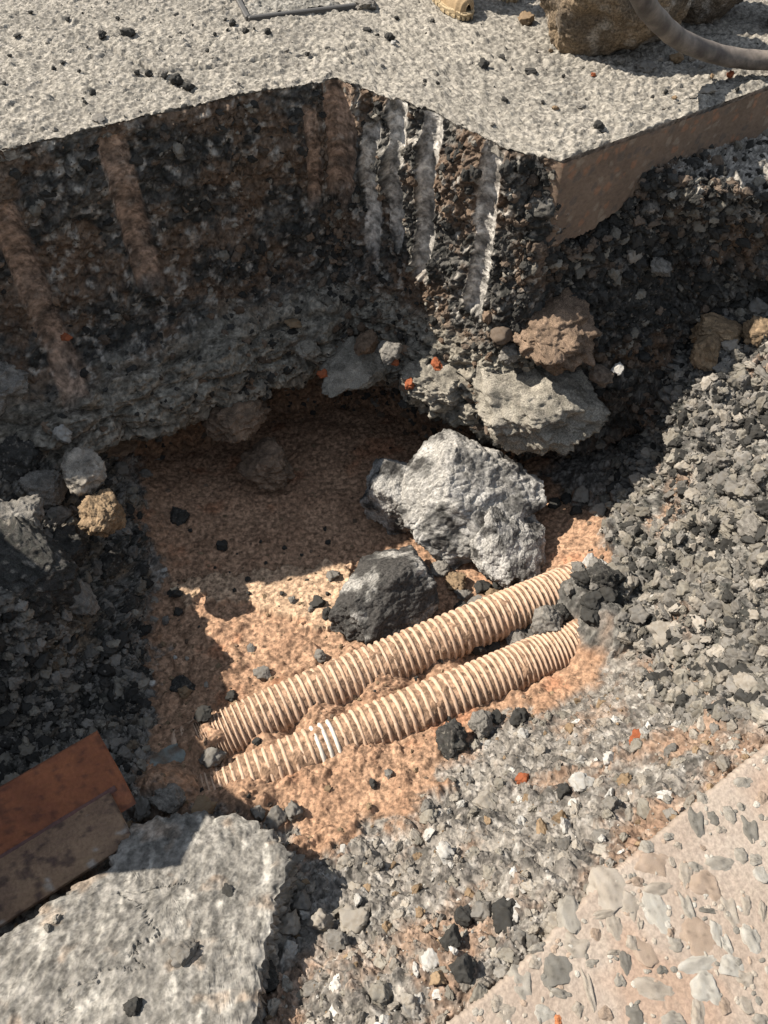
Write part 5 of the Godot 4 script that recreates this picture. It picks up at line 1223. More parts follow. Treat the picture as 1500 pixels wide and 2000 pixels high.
func _ready() -> void:
	rng.seed = 4711
	# ---- camera
	var cam := Camera3D.new()
	cam.name = "camera"
	cam.position = Vector3(0, 1.3, 0)
	cam.rotation_degrees = Vector3(-52, 0, 0)
	cam.fov = 67.3
	cam.near = 0.05
	cam.far = 300.0
	add_child(cam)
	cam.current = true
	# ---- sky, sun, exposure
	var env := Environment.new()
	env.background_mode = Environment.BG_SKY
	var sky := Sky.new()
	var sm := ProceduralSkyMaterial.new()
	sm.sky_top_color = Color(0.56, 0.60, 0.66)
	sm.sky_horizon_color = Color(0.80, 0.79, 0.76)
	sm.sky_curve = 0.15
	sm.sky_energy_multiplier = 0.95
	sm.ground_bottom_color = Color(0.30, 0.27, 0.24)
	sm.ground_horizon_color = Color(0.62, 0.62, 0.60)
	sky.sky_material = sm
	env.sky = sky
	env.tonemap_mode = Environment.TONE_MAPPER_LINEAR
	env.tonemap_exposure = 2.08
	env.sdfgi_enabled = true
	env.ssao_enabled = true
	env.ssil_enabled = true
	var we := WorldEnvironment.new()
	we.name = "world_environment"
	we.environment = env
	add_child(we)
	var sun := DirectionalLight3D.new()
	sun.name = "sun"
	sun.light_color = Color(1.0, 0.965, 0.915)
	sun.light_energy = 1.6
	sun.light_angular_distance = 0.5
	sun.shadow_enabled = true
	var el := deg_to_rad(45.0)
	var toward := Vector3(0.968, 0.0, 0.25).normalized() * cos(el) + Vector3.DOWN * sin(el)
	sun.transform = Transform3D(Basis.looking_at(toward, Vector3.UP), Vector3(-3, 4, -4))
	add_child(sun)

	# ---- large structure
	make_textures()
	build_ground()
	build_back_wall()
	build_right_ledge()
	build_pavement()
	build_near_slab()
	build_broken_slab()

	# ---- things
	build_pipe([Vector3(-0.681, -1.420, -0.834), Vector3(-0.581, -1.420, -0.878), Vector3(-0.312, -1.420, -0.996), Vector3(-0.019, -1.425, -1.124), Vector3(0.291, -1.420, -1.257), Vector3(0.536, -1.420, -1.366), Vector3(0.717, -1.420, -1.446), Vector3(0.904, -1.420, -1.528)], "lower of two sandy corrugated pipes, with three clean white ribs", 23, 26, 3)
	build_pipe([Vector3(-0.659, -1.420, -1.045), Vector3(-0.572, -1.420, -1.093), Vector3(-0.365, -1.420, -1.200), Vector3(-0.099, -1.425, -1.330), Vector3(0.162, -1.420, -1.450), Vector3(0.435, -1.420, -1.575), Vector3(0.655, -1.420, -1.675), Vector3(0.838, -1.420, -1.760)], "upper of two sandy corrugated pipes, its end under dark rubble", -1, -1, 40)
	build_pipe([Vector3(-0.766, -1.500, -1.031), Vector3(-0.725, -1.470, -1.046), Vector3(-0.678, -1.470, -1.077), Vector3(-0.650, -1.520, -1.121)], "short ribbed pipe piece in shade beside the grey-green sleeve", -1, -1, 70)
	build_sleeve()
	build_steel()
	chunk(Vector3(0.345, -1.420, -2.125) + Vector3(0.0, 0.02, -0.05), Vector3(0.40, 0.31, 0.32), 0.4, 21, 0.22, "largest pale concrete chunk, its top bright in the sun")
	chunk(Vector3(0.529, -1.450, -1.977), Vector3(0.24, 0.20, 0.22), 1.1, 35, 0.30, "blocky grey chunk leaning on the front of the largest chunk", 20)
	chunk(Vector3(0.032, -1.440, -1.732) + Vector3(0.0, -0.02, 0.0), Vector3(0.32, 0.235, 0.26), 0.7, 58, 1.05, "black asphalt chunk resting against the upper pipe", 20)
	chunk(Vector3(0.095, -1.450, -2.269), Vector3(0.2, 0.23, 0.2), 2.0, 77, 0.45, "shaded grey chunk behind the left side of the largest chunk", 12)
	boulder(Vector3(0.905, 0.22, -3.50), Vector3(0.30, 0.30, 0.26), 5, "largest rounded boulder standing on the pavement beside the boots", Color(0.28, 0.21, 0.14))
	boulder(Vector3(1.36, 0.15, -3.78), Vector3(0.20, 0.19, 0.18), 9, "smaller round boulder behind the bend of the hose", Color(0.24, 0.19, 0.14))
	boulder(Vector3(1.78, 0.12, -3.62), Vector3(0.20, 0.17, 0.2), 13, "dark boulder at the picture's edge beyond the hose", Color(0.18, 0.14, 0.11))
	build_hose()
	build_cover()
	build_person()

	# ---- loose stones
	for k in 12: rocks.append(rock(100 + k, 3, 8, 0.5, 0.24, Vector3.ONE, small_look(k), 0.6, 0.04))
	for k in 4: cobbles.append(rock(300 + k, 3, 1, 0.25, 0.05, Vector3(1.1, 0.9, 1.0), small_look(k)))
	listed([
		[Vector3(-1.168, 0.000, -3.516), 0.019, "d", "smaller of two black lumps side by side on the pavement", 1.00],
		[Vector3(-1.066, 0.000, -3.537), 0.029, "d", "larger of two black lumps side by side on the pavement", 1.00],
		[Vector3(-1.354, 0.000, -3.688), 0.013, "d", "tiny dark stone on the pavement left of the metal cover", 1.00],
		[Vector3(-1.144, 0.000, -3.705), 0.010, "d", "tiny dark stone on the pavement left of the metal cover", 1.00],
		[Vector3(-0.902, 0.000, -3.745), 0.012, "g", "tiny grey stone on the pavement left of the metal cover", 1.00],
		[Vector3(-0.642, 0.000, -3.644), 0.018, "d", "black crumb below the corner of the metal cover frame", 1.00],
		[Vector3(-0.579, 0.000, -3.569), 0.014, "d", "tiny dark stone on the pavement below the metal cover", 1.00],
		[Vector3(-0.485, 0.000, -3.553), 0.018, "d", "black upright crumb below the edge of the metal cover", 1.00],
		[Vector3(-0.077, 0.000, -3.843), 0.052, "g", "flat grey rock lying on the edge of the metal cover frame", 0.55],
		[Vector3(-0.073, 0.000, -3.579), 0.021, "d", "flat black stone on the pavement below the grey rock", 0.60],
		[Vector3(-0.790, 0.000, -3.095), 0.027, "d", "dark clod at the lower end of the crumbled pavement joint", 1.00],
		[Vector3(-0.733, 0.000, -3.043), 0.021, "d", "rough dark clod nearest the trench edge below the joint", 1.00],
		[Vector3(-0.850, 0.000, -3.157), 0.020, "g", "small grey stone on the pavement left of the metal cover", 1.00],
		[Vector3(-0.905, 0.000, -3.157), 0.017, "d", "small dark stone on the pavement left of the metal cover", 1.00],
		[Vector3(-0.954, 0.000, -3.166), 0.013, "d", "tiny dark stone on the pavement left of the metal cover", 1.00],
		[Vector3(-1.288, 0.000, -3.208), 0.010, "d", "tiny dark stone on the pavement left of the metal cover", 1.00],
		[Vector3(-1.086, 0.000, -3.000), 0.014, "d", "small dark stone on the pavement left of the metal cover", 1.00],
		[Vector3(-1.268, 0.000, -3.268), 0.012, "d", "tiny dark stone on the pavement left of the metal cover", 0.50],
		[Vector3(-1.525, 0.000, -3.527), 0.017, "d", "small dark stone on the pavement left of the metal cover", 0.40],
		[Vector3(-1.182, 0.000, -3.185), 0.008, "d", "tiny dark stone on the pavement left of the metal cover", 1.00],
		[Vector3(-1.097, 0.000, -2.925), 0.008, "d", "tiny dark stone on the pavement left of the metal cover", 1.00],
		[Vector3(0.392, 0.000, -3.240), 0.023, "d", "black stone alone on the pavement below the tan boot", 1.00],
		[Vector3(0.568, 0.000, -3.185), 0.025, "d", "flat black clod on pavement before the round boulder", 0.50],
		[Vector3(0.753, 0.000, -2.730), 0.021, "d", "dark square-cut lump close to the saw-cut pavement edge", 1.00],
		[Vector3(0.469, 0.000, -3.306), 0.013, "d", "tiny dark stone on the pavement near the boots and boulder", 1.00],
		[Vector3(0.718, 0.000, -2.885), 0.016, "g", "small grey stone on the pavement near the boots and boulder", 0.60],
		[Vector3(0.443, 0.000, -2.934), 0.014, "d", "small dark stone on the pavement near the boots and boulder", 1.00],
		[Vector3(0.623, 0.000, -2.873), 0.013, "t", "small tan stone on the pavement near the boots and boulder", 1.00],
		[Vector3(0.606, 0.000, -3.672), 0.033, "t", "tan lumpy stone between the boot and the big boulder", 1.00],
		[Vector3(0.934, 0.000, -3.268), 0.022, "g", "grey stone in the shadow under the big boulder", 1.00],
		[Vector3(1.025, 0.000, -3.221), 0.040, "g", "long flat grey stone in the shadow by the hose", 0.50],
		[Vector3(1.158, 0.000, -3.292), 0.028, "t", "tan stone standing beside the black hose", 1.00],
		[Vector3(1.203, 0.000, -3.326), 0.020, "g", "small grey stone on the pavement beside the hose", 1.00],
		[Vector3(1.223, 0.000, -3.292), 0.016, "p", "small pale stone on the pavement beside the hose", 1.00],
		[Vector3(1.216, 0.000, -3.009), 0.031, "p", "flat pale stone near the saw-cut edge by the hose", 0.40],
		[Vector3(0.025, 0.000, -3.501), 0.022, "d", "dark stone with a pale chip beside it on the pavement", 1.00],
		[Vector3(0.038, 0.000, -3.444), 0.012, "w", "tiny white stone on the pavement below the metal cover", 1.00],
		[Vector3(0.806, -0.000, -3.153), 0.010, "o", "small red brick chip on the pavement before the boulder", 1.00],
		[Vector3(1.333, -0.000, -3.148), 0.015, "o", "small orange brick chip on pavement under the hose", 1.00],
		[Vector3(0.156, 0.000, -3.095), 0.009, "d", "tiny dark stone on the pavement below the metal cover", 1.00],
		[Vector3(-1.019, 0.000, -2.798), 0.027, "g", "flat grey flake near the trench rim on the left", 0.30],
		[Vector3(0.204, 0.000, -3.082), 0.008, "d", "tiny dark stone on the pavement below the metal cover", 1.00],
		[Vector3(0.583, 0.000, -2.925), 0.008, "d", "tiny dark stone on the pavement near the boots and boulder", 1.00],
		[Vector3(1.053, 0.000, -3.009), 0.009, "d", "tiny dark stone on the pavement beside the hose", 1.00],
		[Vector3(1.074, 0.000, -2.958), 0.010, "t", "tiny tan stone on the pavement beside the hose", 1.00],
		[Vector3(0.996, 0.000, -2.967), 0.008, "d", "tiny dark stone on the pavement beside the hose", 1.00],
		[Vector3(0.320, 0.000, -3.716), 0.009, "d", "tiny dark stone on the pavement near the boots and boulder", 1.00],
		[Vector3(0.055, 0.000, -3.711), 0.010, "d", "tiny dark stone on the pavement below the metal cover", 1.00],
		[Vector3(0.208, 0.000, -3.672), 0.010, "d", "tiny dark stone on the pavement below the metal cover", 1.00],
		[Vector3(-0.392, 0.000, -3.374), 0.009, "g", "tiny grey stone on the pavement below the metal cover", 1.00],
		[Vector3(-0.308, 0.000, -3.340), 0.011, "d", "tiny dark stone on the pavement below the metal cover", 1.00],
		[Vector3(-0.228, 0.000, -3.399), 0.012, "d", "tiny dark stone on the pavement below the metal cover", 0.50],
		[Vector3(-0.184, 0.000, -3.311), 0.012, "g", "tiny grey stone on the pavement below the metal cover", 0.50],
		[Vector3(0.671, 0.000, -3.374), 0.009, "t", "tiny tan stone on the pavement near the boots and boulder", 1.00],
		[Vector3(0.871, 0.000, -3.278), 0.010, "g", "tiny grey stone on the pavement beside the hose", 1.00],
		[Vector3(0.689, -0.000, -3.139), 0.009, "d", "tiny dark stone on the pavement near the boots and boulder", 1.00],
		[Vector3(-1.538, 0.000, -3.773), 0.010, "d", "tiny dark stone on the pavement left of the metal cover", 1.00],
		[Vector3(-1.493, 0.000, -3.326), 0.009, "d", "tiny dark stone on the pavement left of the metal cover", 1.00],
		[Vector3(-0.712, 0.000, -3.374), 0.009, "d", "tiny dark stone on the pavement left of the metal cover", 1.00],
		[Vector3(-0.704, 0.000, -3.537), 0.010, "d", "tiny dark stone on the pavement left of the metal cover", 1.00],
		[Vector3(-0.854, -0.000, -3.548), 0.010, "g", "tiny grey stone on the pavement left of the metal cover", 1.00],
		[Vector3(1.260, -0.000, -3.139), 0.010, "t", "tiny tan stone on the pavement beside the hose", 1.00],
		[Vector3(1.244, 0.000, -3.231), 0.012, "g", "tiny grey stone on the pavement beside the hose", 1.00],
		[Vector3(1.096, 0.000, -3.287), 0.010, "p", "tiny pale stone on the pavement beside the hose", 1.00],
		[Vector3(1.012, 0.000, -3.326), 0.011, "g", "tiny grey stone on the pavement beside the hose", 1.00],
		[Vector3(1.418, -0.000, -3.139), 0.009, "g", "tiny grey stone on the pavement beside the hose", 1.00],
		[Vector3(1.328, 0.000, -3.030), 0.009, "d", "tiny dark stone on the pavement beside the hose", 1.00]], "pavement_stone", "stone", "stones lying on the pavement", "small dark crumb lying on the sunlit pavement", false)
	listed([
		[Vector3(1.220, -0.240, -2.893), 0.030, "p", "pale stone on the lower ledge under the saw-cut pavement", 1.00],
		[Vector3(1.230, -0.240, -2.972), 0.024, "t", "tan stone above the pale stone on the lower ledge", 1.00],
		[Vector3(1.429, -0.240, -2.996), 0.018, "w", "white stone on the sunlit part of the lower ledge", 1.00],
		[Vector3(1.031, -0.240, -2.933), 0.020, "t", "tan chip stuck in the corner below the saw-cut face", 1.00],
		[Vector3(1.121, -0.240, -3.000), 0.016, "d", "small dark stone on the ledge under the saw-cut edge", 1.00],
		[Vector3(1.163, -0.240, -3.009), 0.014, "d", "small dark stone on the ledge under the saw-cut edge", 1.00],
		[Vector3(1.318, -0.240, -2.901), 0.012, "g", "tiny grey stone on the ledge under the saw-cut edge", 1.00],
		[Vector3(1.342, -0.240, -2.844), 0.014, "p", "small pale stone on the ledge under the saw-cut edge", 1.00],
		[Vector3(1.274, -0.240, -3.041), 0.009, "g", "tiny grey stone on the ledge under the saw-cut edge", 1.00],
		[Vector3(1.482, -0.240, -2.980), 0.010, "g", "tiny grey stone on the ledge under the saw-cut edge", 1.00],
		[Vector3(1.276, -0.240, -2.817), 0.014, "p", "small pale stone on the ledge under the saw-cut edge", 1.00],
		[Vector3(1.419, -0.240, -2.863), 0.010, "g", "tiny grey stone on the ledge under the saw-cut edge", 1.00]], "ledge_stone", "stone", "stones on the ledge", "small stone on the ledge below the saw-cut edge", false)
	listed([
		[Vector3(-1.571, -1.022, -2.278), 0.118, "g", "craggy grey rock at the picture's left edge, highest on the bank", 0.90],
		[Vector3(-1.515, -1.101, -2.133), 0.107, "d", "dark craggy rock under the highest bank rock", 0.90],
		[Vector3(-1.398, -1.193, -2.016), 0.101, "g", "rough rock left of the two sunlit bank rocks", 0.90],
		[Vector3(-1.395, -1.065, -1.701), 0.126, "g", "broad craggy rock at the left edge of the bank", 0.80],
		[Vector3(-1.267, -1.231, -1.744), 0.102, "d", "dark craggy rock in the middle of the left bank", 0.90],
		[Vector3(-1.205, -1.300, -1.573), 0.090, "g", "craggy rock low on the left bank", 0.80],
		[Vector3(-1.156, -1.404, -1.811), 0.065, "d", "dark rock below the brown sunlit rock", 0.90],
		[Vector3(-0.967, -1.580, -2.213), 0.051, "d", "black clod lying on the shaded orange earth", 1.00],
		[Vector3(-0.744, -1.595, -2.058), 0.028, "d", "small dark stone on shaded earth right of the black clod", 1.00],
		[Vector3(-0.227, -1.569, -1.859), 0.031, "g", "round grey stone at the edge of sunlit and shaded sand", 1.00],
		[Vector3(-0.280, -1.535, -1.700), 0.033, "d", "dark pear-shaped stone on sunlit sand left of dark chunk", 1.00],
		[Vector3(-0.236, -1.518, -1.635), 0.026, "d", "dark stone touching the foot of the dark asphalt chunk", 1.00],
		[Vector3(-0.307, -1.527, -1.665), 0.014, "g", "tiny grey stone on the sunlit sand above the pipes", 1.00],
		[Vector3(-0.391, -1.543, -1.719), 0.019, "g", "grey stone alone on the bright sunlit sand", 1.00],
		[Vector3(-0.540, -1.497, -1.484), 0.019, "g", "flat grey stone on the brown sand slope", 0.50],
		[Vector3(-0.254, -1.459, -1.423), 0.027, "g", "grey stone on sand just above the upper pipe", 1.00],
		[Vector3(-0.470, -1.458, -1.348), 0.032, "g", "dark grey stone half sunk in sand above the upper pipe", 1.00],
		[Vector3(-0.578, -1.455, -1.252), 0.025, "d", "dark stone at the shadow's edge above the upper pipe's end", 1.00],
		[Vector3(-0.646, -1.441, -1.129), 0.032, "d", "dark clod at the broken end of the upper pipe", 1.00],
		[Vector3(-0.601, -1.385, -0.979), 0.043, "g", "grey stone wedged between the ends of the two pipes", 1.00],
		[Vector3(-0.451, -1.411, -1.041), 0.018, "d", "dark stone in the sand between the two pipes", 1.00],
		[Vector3(-0.038, -1.326, -0.877), 0.016, "d", "small dark stone on sand before the lower pipe", 1.00],
		[Vector3(0.018, -1.335, -0.916), 0.018, "g", "small grey stone on sand before the lower pipe", 1.00],
		[Vector3(0.137, -1.452, -1.386), 0.022, "d", "dark stone lying against the lower pipe's top, first of three", 1.00],
		[Vector3(0.177, -1.450, -1.377), 0.015, "g", "small grey stone resting between the two pipes", 1.00],
		[Vector3(0.217, -1.451, -1.384), 0.014, "d", "small dark stone resting between the two pipes", 1.00],
		[Vector3(0.236, -1.361, -1.028), 0.060, "d", "black asphalt lump in front of the lower pipe", 1.00],
		[Vector3(0.349, -1.376, -1.106), 0.046, "g", "round grey cobble touching the lower pipe", 1.00],
		[Vector3(0.408, -1.376, -1.137), 0.025, "d", "small dark stone between two cobbles beside the lower pipe", 1.00],
		[Vector3(0.483, -1.346, -1.114), 0.035, "d", "dark stone below the lower pipe's right half", 1.00],
		[Vector3(0.484, -1.294, -1.038), 0.022, "w", "small whitish stone under the dark stone by the pipe", 1.00],
		[Vector3(-0.585, -1.561, -1.769), 0.010, "d", "tiny dark stone on the sunlit sand above the pipes", 1.00],
		[Vector3(-0.598, -1.574, -1.846), 0.014, "d", "tiny dark stone on the sunlit sand above the pipes", 1.00],
		[Vector3(-0.439, -1.554, -1.762), 0.011, "d", "tiny dark stone on the sunlit sand above the pipes", 1.00],
		[Vector3(-0.244, -1.550, -1.762), 0.010, "d", "tiny dark stone on the sunlit sand above the pipes", 1.00],
		[Vector3(-0.648, -1.565, -1.785), 0.010, "d", "tiny dark stone on the sunlit sand above the pipes", 1.00],
		[Vector3(-0.762, -1.585, -1.938), 0.008, "d", "tiny dark stone on the shaded orange floor", 1.00],
		[Vector3(-0.534, -1.588, -1.962), 0.009, "d", "tiny dark stone on the shaded orange floor", 1.00],
		[Vector3(-0.458, -1.596, -2.047), 0.011, "d", "tiny dark stone on the shaded orange floor", 1.00],
		[Vector3(-0.571, -1.603, -2.087), 0.010, "d", "tiny dark stone on the shaded orange floor", 1.00],
		[Vector3(-0.261, -1.599, -2.084), 0.014, "d", "tiny dark stone on the shaded orange floor", 1.00],
		[Vector3(-0.374, -1.590, -2.006), 0.009, "d", "tiny dark stone on the shaded orange floor", 1.00],
		[Vector3(-0.338, -1.565, -1.838), 0.009, "d", "tiny dark stone on the sunlit sand above the pipes", 1.00],
		[Vector3(-0.105, -1.494, -1.544), 0.015, "g", "small grey stone on the sunlit sand above the pipes", 1.00],
		[Vector3(-0.175, -1.475, -1.482), 0.010, "t", "tiny tan stone on the sunlit sand above the pipes", 1.00],
		[Vector3(-0.881, -1.577, -1.689), 0.022, "d", "small dark stone at the shaded left edge of the sand", 1.00],
		[Vector3(-0.908, -1.582, -1.782), 0.029, "d", "dark stone at the shaded upper corner of the sunlit sand", 1.00],
		[Vector3(-0.928, -1.575, -1.650), 0.020, "g", "small grey stone at the shaded left edge of the sand", 1.00],
		[Vector3(-0.786, -1.514, -1.316), 0.046, "d", "black clod in deep shade left of the sand slope", 1.00],
		[Vector3(-0.774, -1.500, -1.282), 0.030, "t", "brown clod beside the black clod in deep shade", 1.00],
		[Vector3(-0.849, -1.556, -1.460), 0.009, "w", "tiny white stone at the shaded left edge of the sand", 1.00],
		[Vector3(-0.800, -1.544, -1.454), 0.009, "p", "tiny pale stone at the shaded left edge of the sand", 1.00],
		[Vector3(-0.694, -1.492, -1.317), 0.012, "p", "tiny pale stone at the shaded left edge of the sand", 0.40],
		[Vector3(1.382, -0.790, -2.552), 0.107, "t", "largest pale tan rock on top of the rubble slope", 0.75],
		[Vector3(1.519, -0.754, -2.488), 0.067, "t", "upright tan rock at the frame edge on the rubble slope", 1.00],
		[Vector3(1.314, -0.839, -2.448), 0.081, "t", "tan rock with dark hollow below the largest tan rock", 1.00],
		[Vector3(1.398, -0.778, -2.447), 0.038, "p", "pale stone between tan rocks on the rubble slope", 1.00],
		[Vector3(1.384, -0.894, -2.866), 0.047, "d", "fist-sized dark stone on top of the right rubble slope", 1.00],
		[Vector3(1.354, -1.026, -2.922), 0.041, "g", "fist-sized grey stone on top of the right rubble slope", 1.00],
		[Vector3(1.419, -0.801, -2.761), 0.040, "g", "fist-sized grey stone on top of the right rubble slope", 1.00],
		[Vector3(1.472, -0.760, -2.725), 0.042, "g", "fist-sized grey stone on top of the right rubble slope", 1.00],
		[Vector3(1.355, -0.850, -2.666), 0.022, "w", "small white stone on top of the right rubble slope", 1.00],
		[Vector3(1.305, -0.933, -2.630), 0.022, "p", "small pale stone on top of the right rubble slope", 1.00],
		[Vector3(1.292, -1.029, -2.690), 0.040, "t", "fist-sized tan stone on top of the right rubble slope", 1.00],
		[Vector3(1.549, -0.744, -2.634), 0.041, "g", "fist-sized grey stone on top of the right rubble slope", 1.00],
		[Vector3(1.509, -0.750, -2.711), 0.039, "d", "fist-sized dark stone on top of the right rubble slope", 1.00],
		[Vector3(1.393, -0.895, -2.903), 0.035, "g", "fist-sized grey stone on top of the right rubble slope", 1.00],
		[Vector3(1.390, -1.087, -3.109), 0.045, "g", "fist-sized grey stone on top of the right rubble slope", 1.00],
		[Vector3(1.282, -0.853, -1.587), 0.059, "g", "big smooth grey stone high on the rubble slope", 1.00],
		[Vector3(1.014, -1.355, -1.919), 0.028, "p", "pale cube-like stone at the foot of the rubble slope", 1.00],
		[Vector3(0.994, -1.158, -1.346), 0.044, "p", "pale rock midway down the rubble slope", 1.00],
		[Vector3(0.942, -1.253, -1.443), 0.039, "g", "fist-sized grey stone low on the right rubble slope", 1.00],
		[Vector3(1.035, -1.069, -1.249), 0.040, "p", "flat pale stone right of the pale rock", 0.50],
		[Vector3(0.880, -1.303, -1.438), 0.029, "g", "fist-sized grey stone in the dark rubble over the pipe ends", 1.00],
		[Vector3(0.992, -1.242, -1.537), 0.029, "p", "fist-sized pale stone low on the right rubble slope", 1.00],
		[Vector3(1.012, -1.212, -1.515), 0.021, "w", "small white stone low on the right rubble slope", 1.00],
		[Vector3(0.973, -1.443, -2.143), 0.035, "p", "pale stone on orange earth behind the big chunk", 1.00],
		[Vector3(0.925, -1.496, -2.282), 0.041, "p", "fist-sized pale stone on orange earth behind the big chunk", 1.00],
		[Vector3(0.857, -1.521, -2.280), 0.029, "d", "small dark stone on orange earth behind the big chunk", 1.00],
		[Vector3(0.808, -1.532, -2.259), 0.031, "d", "fist-sized dark stone on orange earth behind the big chunk", 1.00],
		[Vector3(0.885, -1.492, -2.182), 0.028, "d", "small dark stone on orange earth behind the big chunk", 1.00],
		[Vector3(0.850, -1.378, -1.632), 0.058, "d", "dark lump on top of the rubble over the pipe ends", 1.00],
		[Vector3(0.776, -1.415, -1.642), 0.038, "d", "fist-sized dark stone in the dark rubble over the pipe ends", 1.00],
		[Vector3(0.862, -1.351, -1.556), 0.045, "d", "large dark stone in the dark rubble over the pipe ends", 1.00],
		[Vector3(0.795, -1.383, -1.540), 0.041, "d", "fist-sized dark stone in the dark rubble over the pipe ends", 1.00],
		[Vector3(0.705, -1.429, -1.567), 0.046, "d", "large dark stone in the dark rubble over the pipe ends", 1.00],
		[Vector3(0.641, -1.447, -1.529), 0.062, "g", "grey clod lying on the upper pipe's right end", 1.00],
		[Vector3(0.538, -1.468, -1.506), 0.056, "g", "grey-brown clod lodged between pipes near their right end", 1.00],
		[Vector3(0.432, -1.469, -1.472), 0.037, "d", "fist-sized dark stone lodged on the upper pipe", 1.00],
		[Vector3(0.369, -1.467, -1.455), 0.035, "d", "fist-sized dark stone lodged on the upper pipe", 1.00],
		[Vector3(0.781, -1.377, -1.484), 0.040, "d", "black stone resting on the lower pipe's right end", 1.00],
		[Vector3(0.846, -1.399, -1.706), 0.034, "g", "fist-sized grey stone in the dark rubble over the pipe ends", 1.00],
		[Vector3(0.781, -1.431, -1.726), 0.028, "g", "fist-sized grey stone in the dark rubble over the pipe ends", 1.00],
		[Vector3(0.871, -1.419, -1.834), 0.037, "w", "white chip of lime in the rubble above the pipe ends", 1.00],
		[Vector3(0.884, -1.392, -1.752), 0.023, "w", "small white stone in the dark rubble over the pipe ends", 1.00],
		[Vector3(0.900, -1.330, -1.567), 0.036, "d", "fist-sized dark stone in the dark rubble over the pipe ends", 1.00],
		[Vector3(0.906, -1.347, -1.637), 0.031, "d", "fist-sized dark stone in the dark rubble over the pipe ends", 1.00],
		[Vector3(0.819, -1.389, -1.615), 0.031, "g", "fist-sized grey stone in the dark rubble over the pipe ends", 1.00],
		[Vector3(0.734, -1.429, -1.626), 0.027, "g", "fist-sized grey stone in the dark rubble over the pipe ends", 1.00],
		[Vector3(0.315, -1.557, -1.833), 0.050, "t", "tan stone between the dark chunk and the big chunk", 1.00],
		[Vector3(0.252, -1.573, -1.910), 0.046, "g", "fist-sized grey stone in the gap between chunks and upper pipe", 1.00],
		[Vector3(0.343, -1.541, -1.756), 0.033, "g", "fist-sized grey stone in the gap between chunks and upper pipe", 1.00],
		[Vector3(0.423, -1.537, -1.794), 0.038, "d", "fist-sized dark stone in the gap between chunks and upper pipe", 1.00],
		[Vector3(0.501, -1.528, -1.813), 0.033, "d", "fist-sized dark stone in the gap between chunks and upper pipe", 1.00],
		[Vector3(0.570, -1.519, -1.848), 0.029, "d", "fist-sized dark stone in the gap between chunks and upper pipe", 1.00],
		[Vector3(0.515, -1.529, -1.841), 0.020, "t", "small ochre stone under the big chunk", 1.00],
		[Vector3(0.631, -1.499, -1.821), 0.033, "g", "fist-sized grey stone in the gap between chunks and upper pipe", 1.00],
		[Vector3(0.461, -1.523, -1.745), 0.029, "t", "fist-sized tan stone in the gap between chunks and upper pipe", 1.00],
		[Vector3(0.391, -1.522, -1.694), 0.039, "g", "fist-sized grey stone in the gap between chunks and upper pipe", 1.00],
		[Vector3(0.325, -1.523, -1.670), 0.037, "d", "fist-sized dark stone in the gap between chunks and upper pipe", 1.00],
		[Vector3(0.235, -1.514, -1.615), 0.032, "d", "fist-sized dark stone in the gap between chunks and upper pipe", 1.00],
		[Vector3(0.660, -1.501, -1.876), 0.029, "d", "fist-sized dark stone in the gap between chunks and upper pipe", 1.00],
		[Vector3(0.572, -1.505, -1.773), 0.029, "d", "fist-sized dark stone in the gap between chunks and upper pipe", 1.00],
		[Vector3(0.668, -1.480, -1.783), 0.024, "g", "small grey stone in the gap between chunks and upper pipe", 1.00],
		[Vector3(0.765, -0.973, -0.884), 0.034, "o", "orange-red brick lump on the grey front bank", 0.60],
		[Vector3(0.439, -1.148, -0.838), 0.024, "o", "dull orange brick piece on the front bank", 0.50],
		[Vector3(1.106, -1.029, -1.337), 0.028, "o", "orange brick chip among grey rubble", 0.50],
		[Vector3(0.319, -1.142, -0.760), 0.043, "p", "flat oval cream stone on the front bank", 0.45],
		[Vector3(0.559, -0.779, -0.553), 0.011, "w", "small white pebble near the near slab's edge", 1.00],
		[Vector3(0.582, -0.983, -0.767), 0.033, "w", "white stone on the front bank above the dark hollow", 0.60],
		[Vector3(0.531, -1.006, -0.752), 0.023, "d", "fist-sized dark stone on the front bank", 1.00],
		[Vector3(0.230, -1.209, -0.794), 0.018, "p", "small pale stone on sand before the lower pipe", 1.00],
		[Vector3(0.242, -1.178, -0.760), 0.016, "w", "small white stone on sand before the lower pipe", 1.00],
		[Vector3(0.139, -1.222, -0.766), 0.025, "g", "fist-sized grey stone on sand before the lower pipe", 1.00],
		[Vector3(-0.260, -1.036, -0.395), 0.040, "p", "pale upright block beside the crack of the broken slab", 1.00],
		[Vector3(-0.345, -0.913, -0.204), 0.055, "g", "grey rounded boulder at the bottom edge of the picture", 1.00],
		[Vector3(-0.303, -0.943, -0.273), 0.046, "d", "dark crumbly clod in the crack above the grey boulder", 1.00],
		[Vector3(-0.300, -0.986, -0.339), 0.015, "w", "white pebble in the crack of the broken slab", 1.00],
		[Vector3(-0.311, -0.998, -0.357), 0.009, "w", "small white stone beside the crack of the broken slab", 1.00],
		[Vector3(-0.234, -1.095, -0.459), 0.036, "g", "large grey stone beside the crack of the broken slab", 1.00],
		[Vector3(-0.170, -1.038, -0.404), 0.031, "p", "pale long stone on the bank right of the crack", 1.20],
		[Vector3(-0.083, -1.008, -0.405), 0.041, "p", "broad pale stone embedded in the front bank", 0.60],
		[Vector3(-0.120, -0.967, -0.350), 0.027, "g", "fist-sized grey stone beside the crack of the broken slab", 1.00],
		[Vector3(-0.280, -1.117, -0.497), 0.029, "g", "fist-sized grey stone beside the crack of the broken slab", 1.00],
		[Vector3(0.177, -1.051, -0.584), 0.029, "w", "pale lime lump on the front bank", 0.60],
		[Vector3(0.108, -0.762, -0.276), 0.026, "w", "whitish lump near the bottom of the front bank", 0.60],
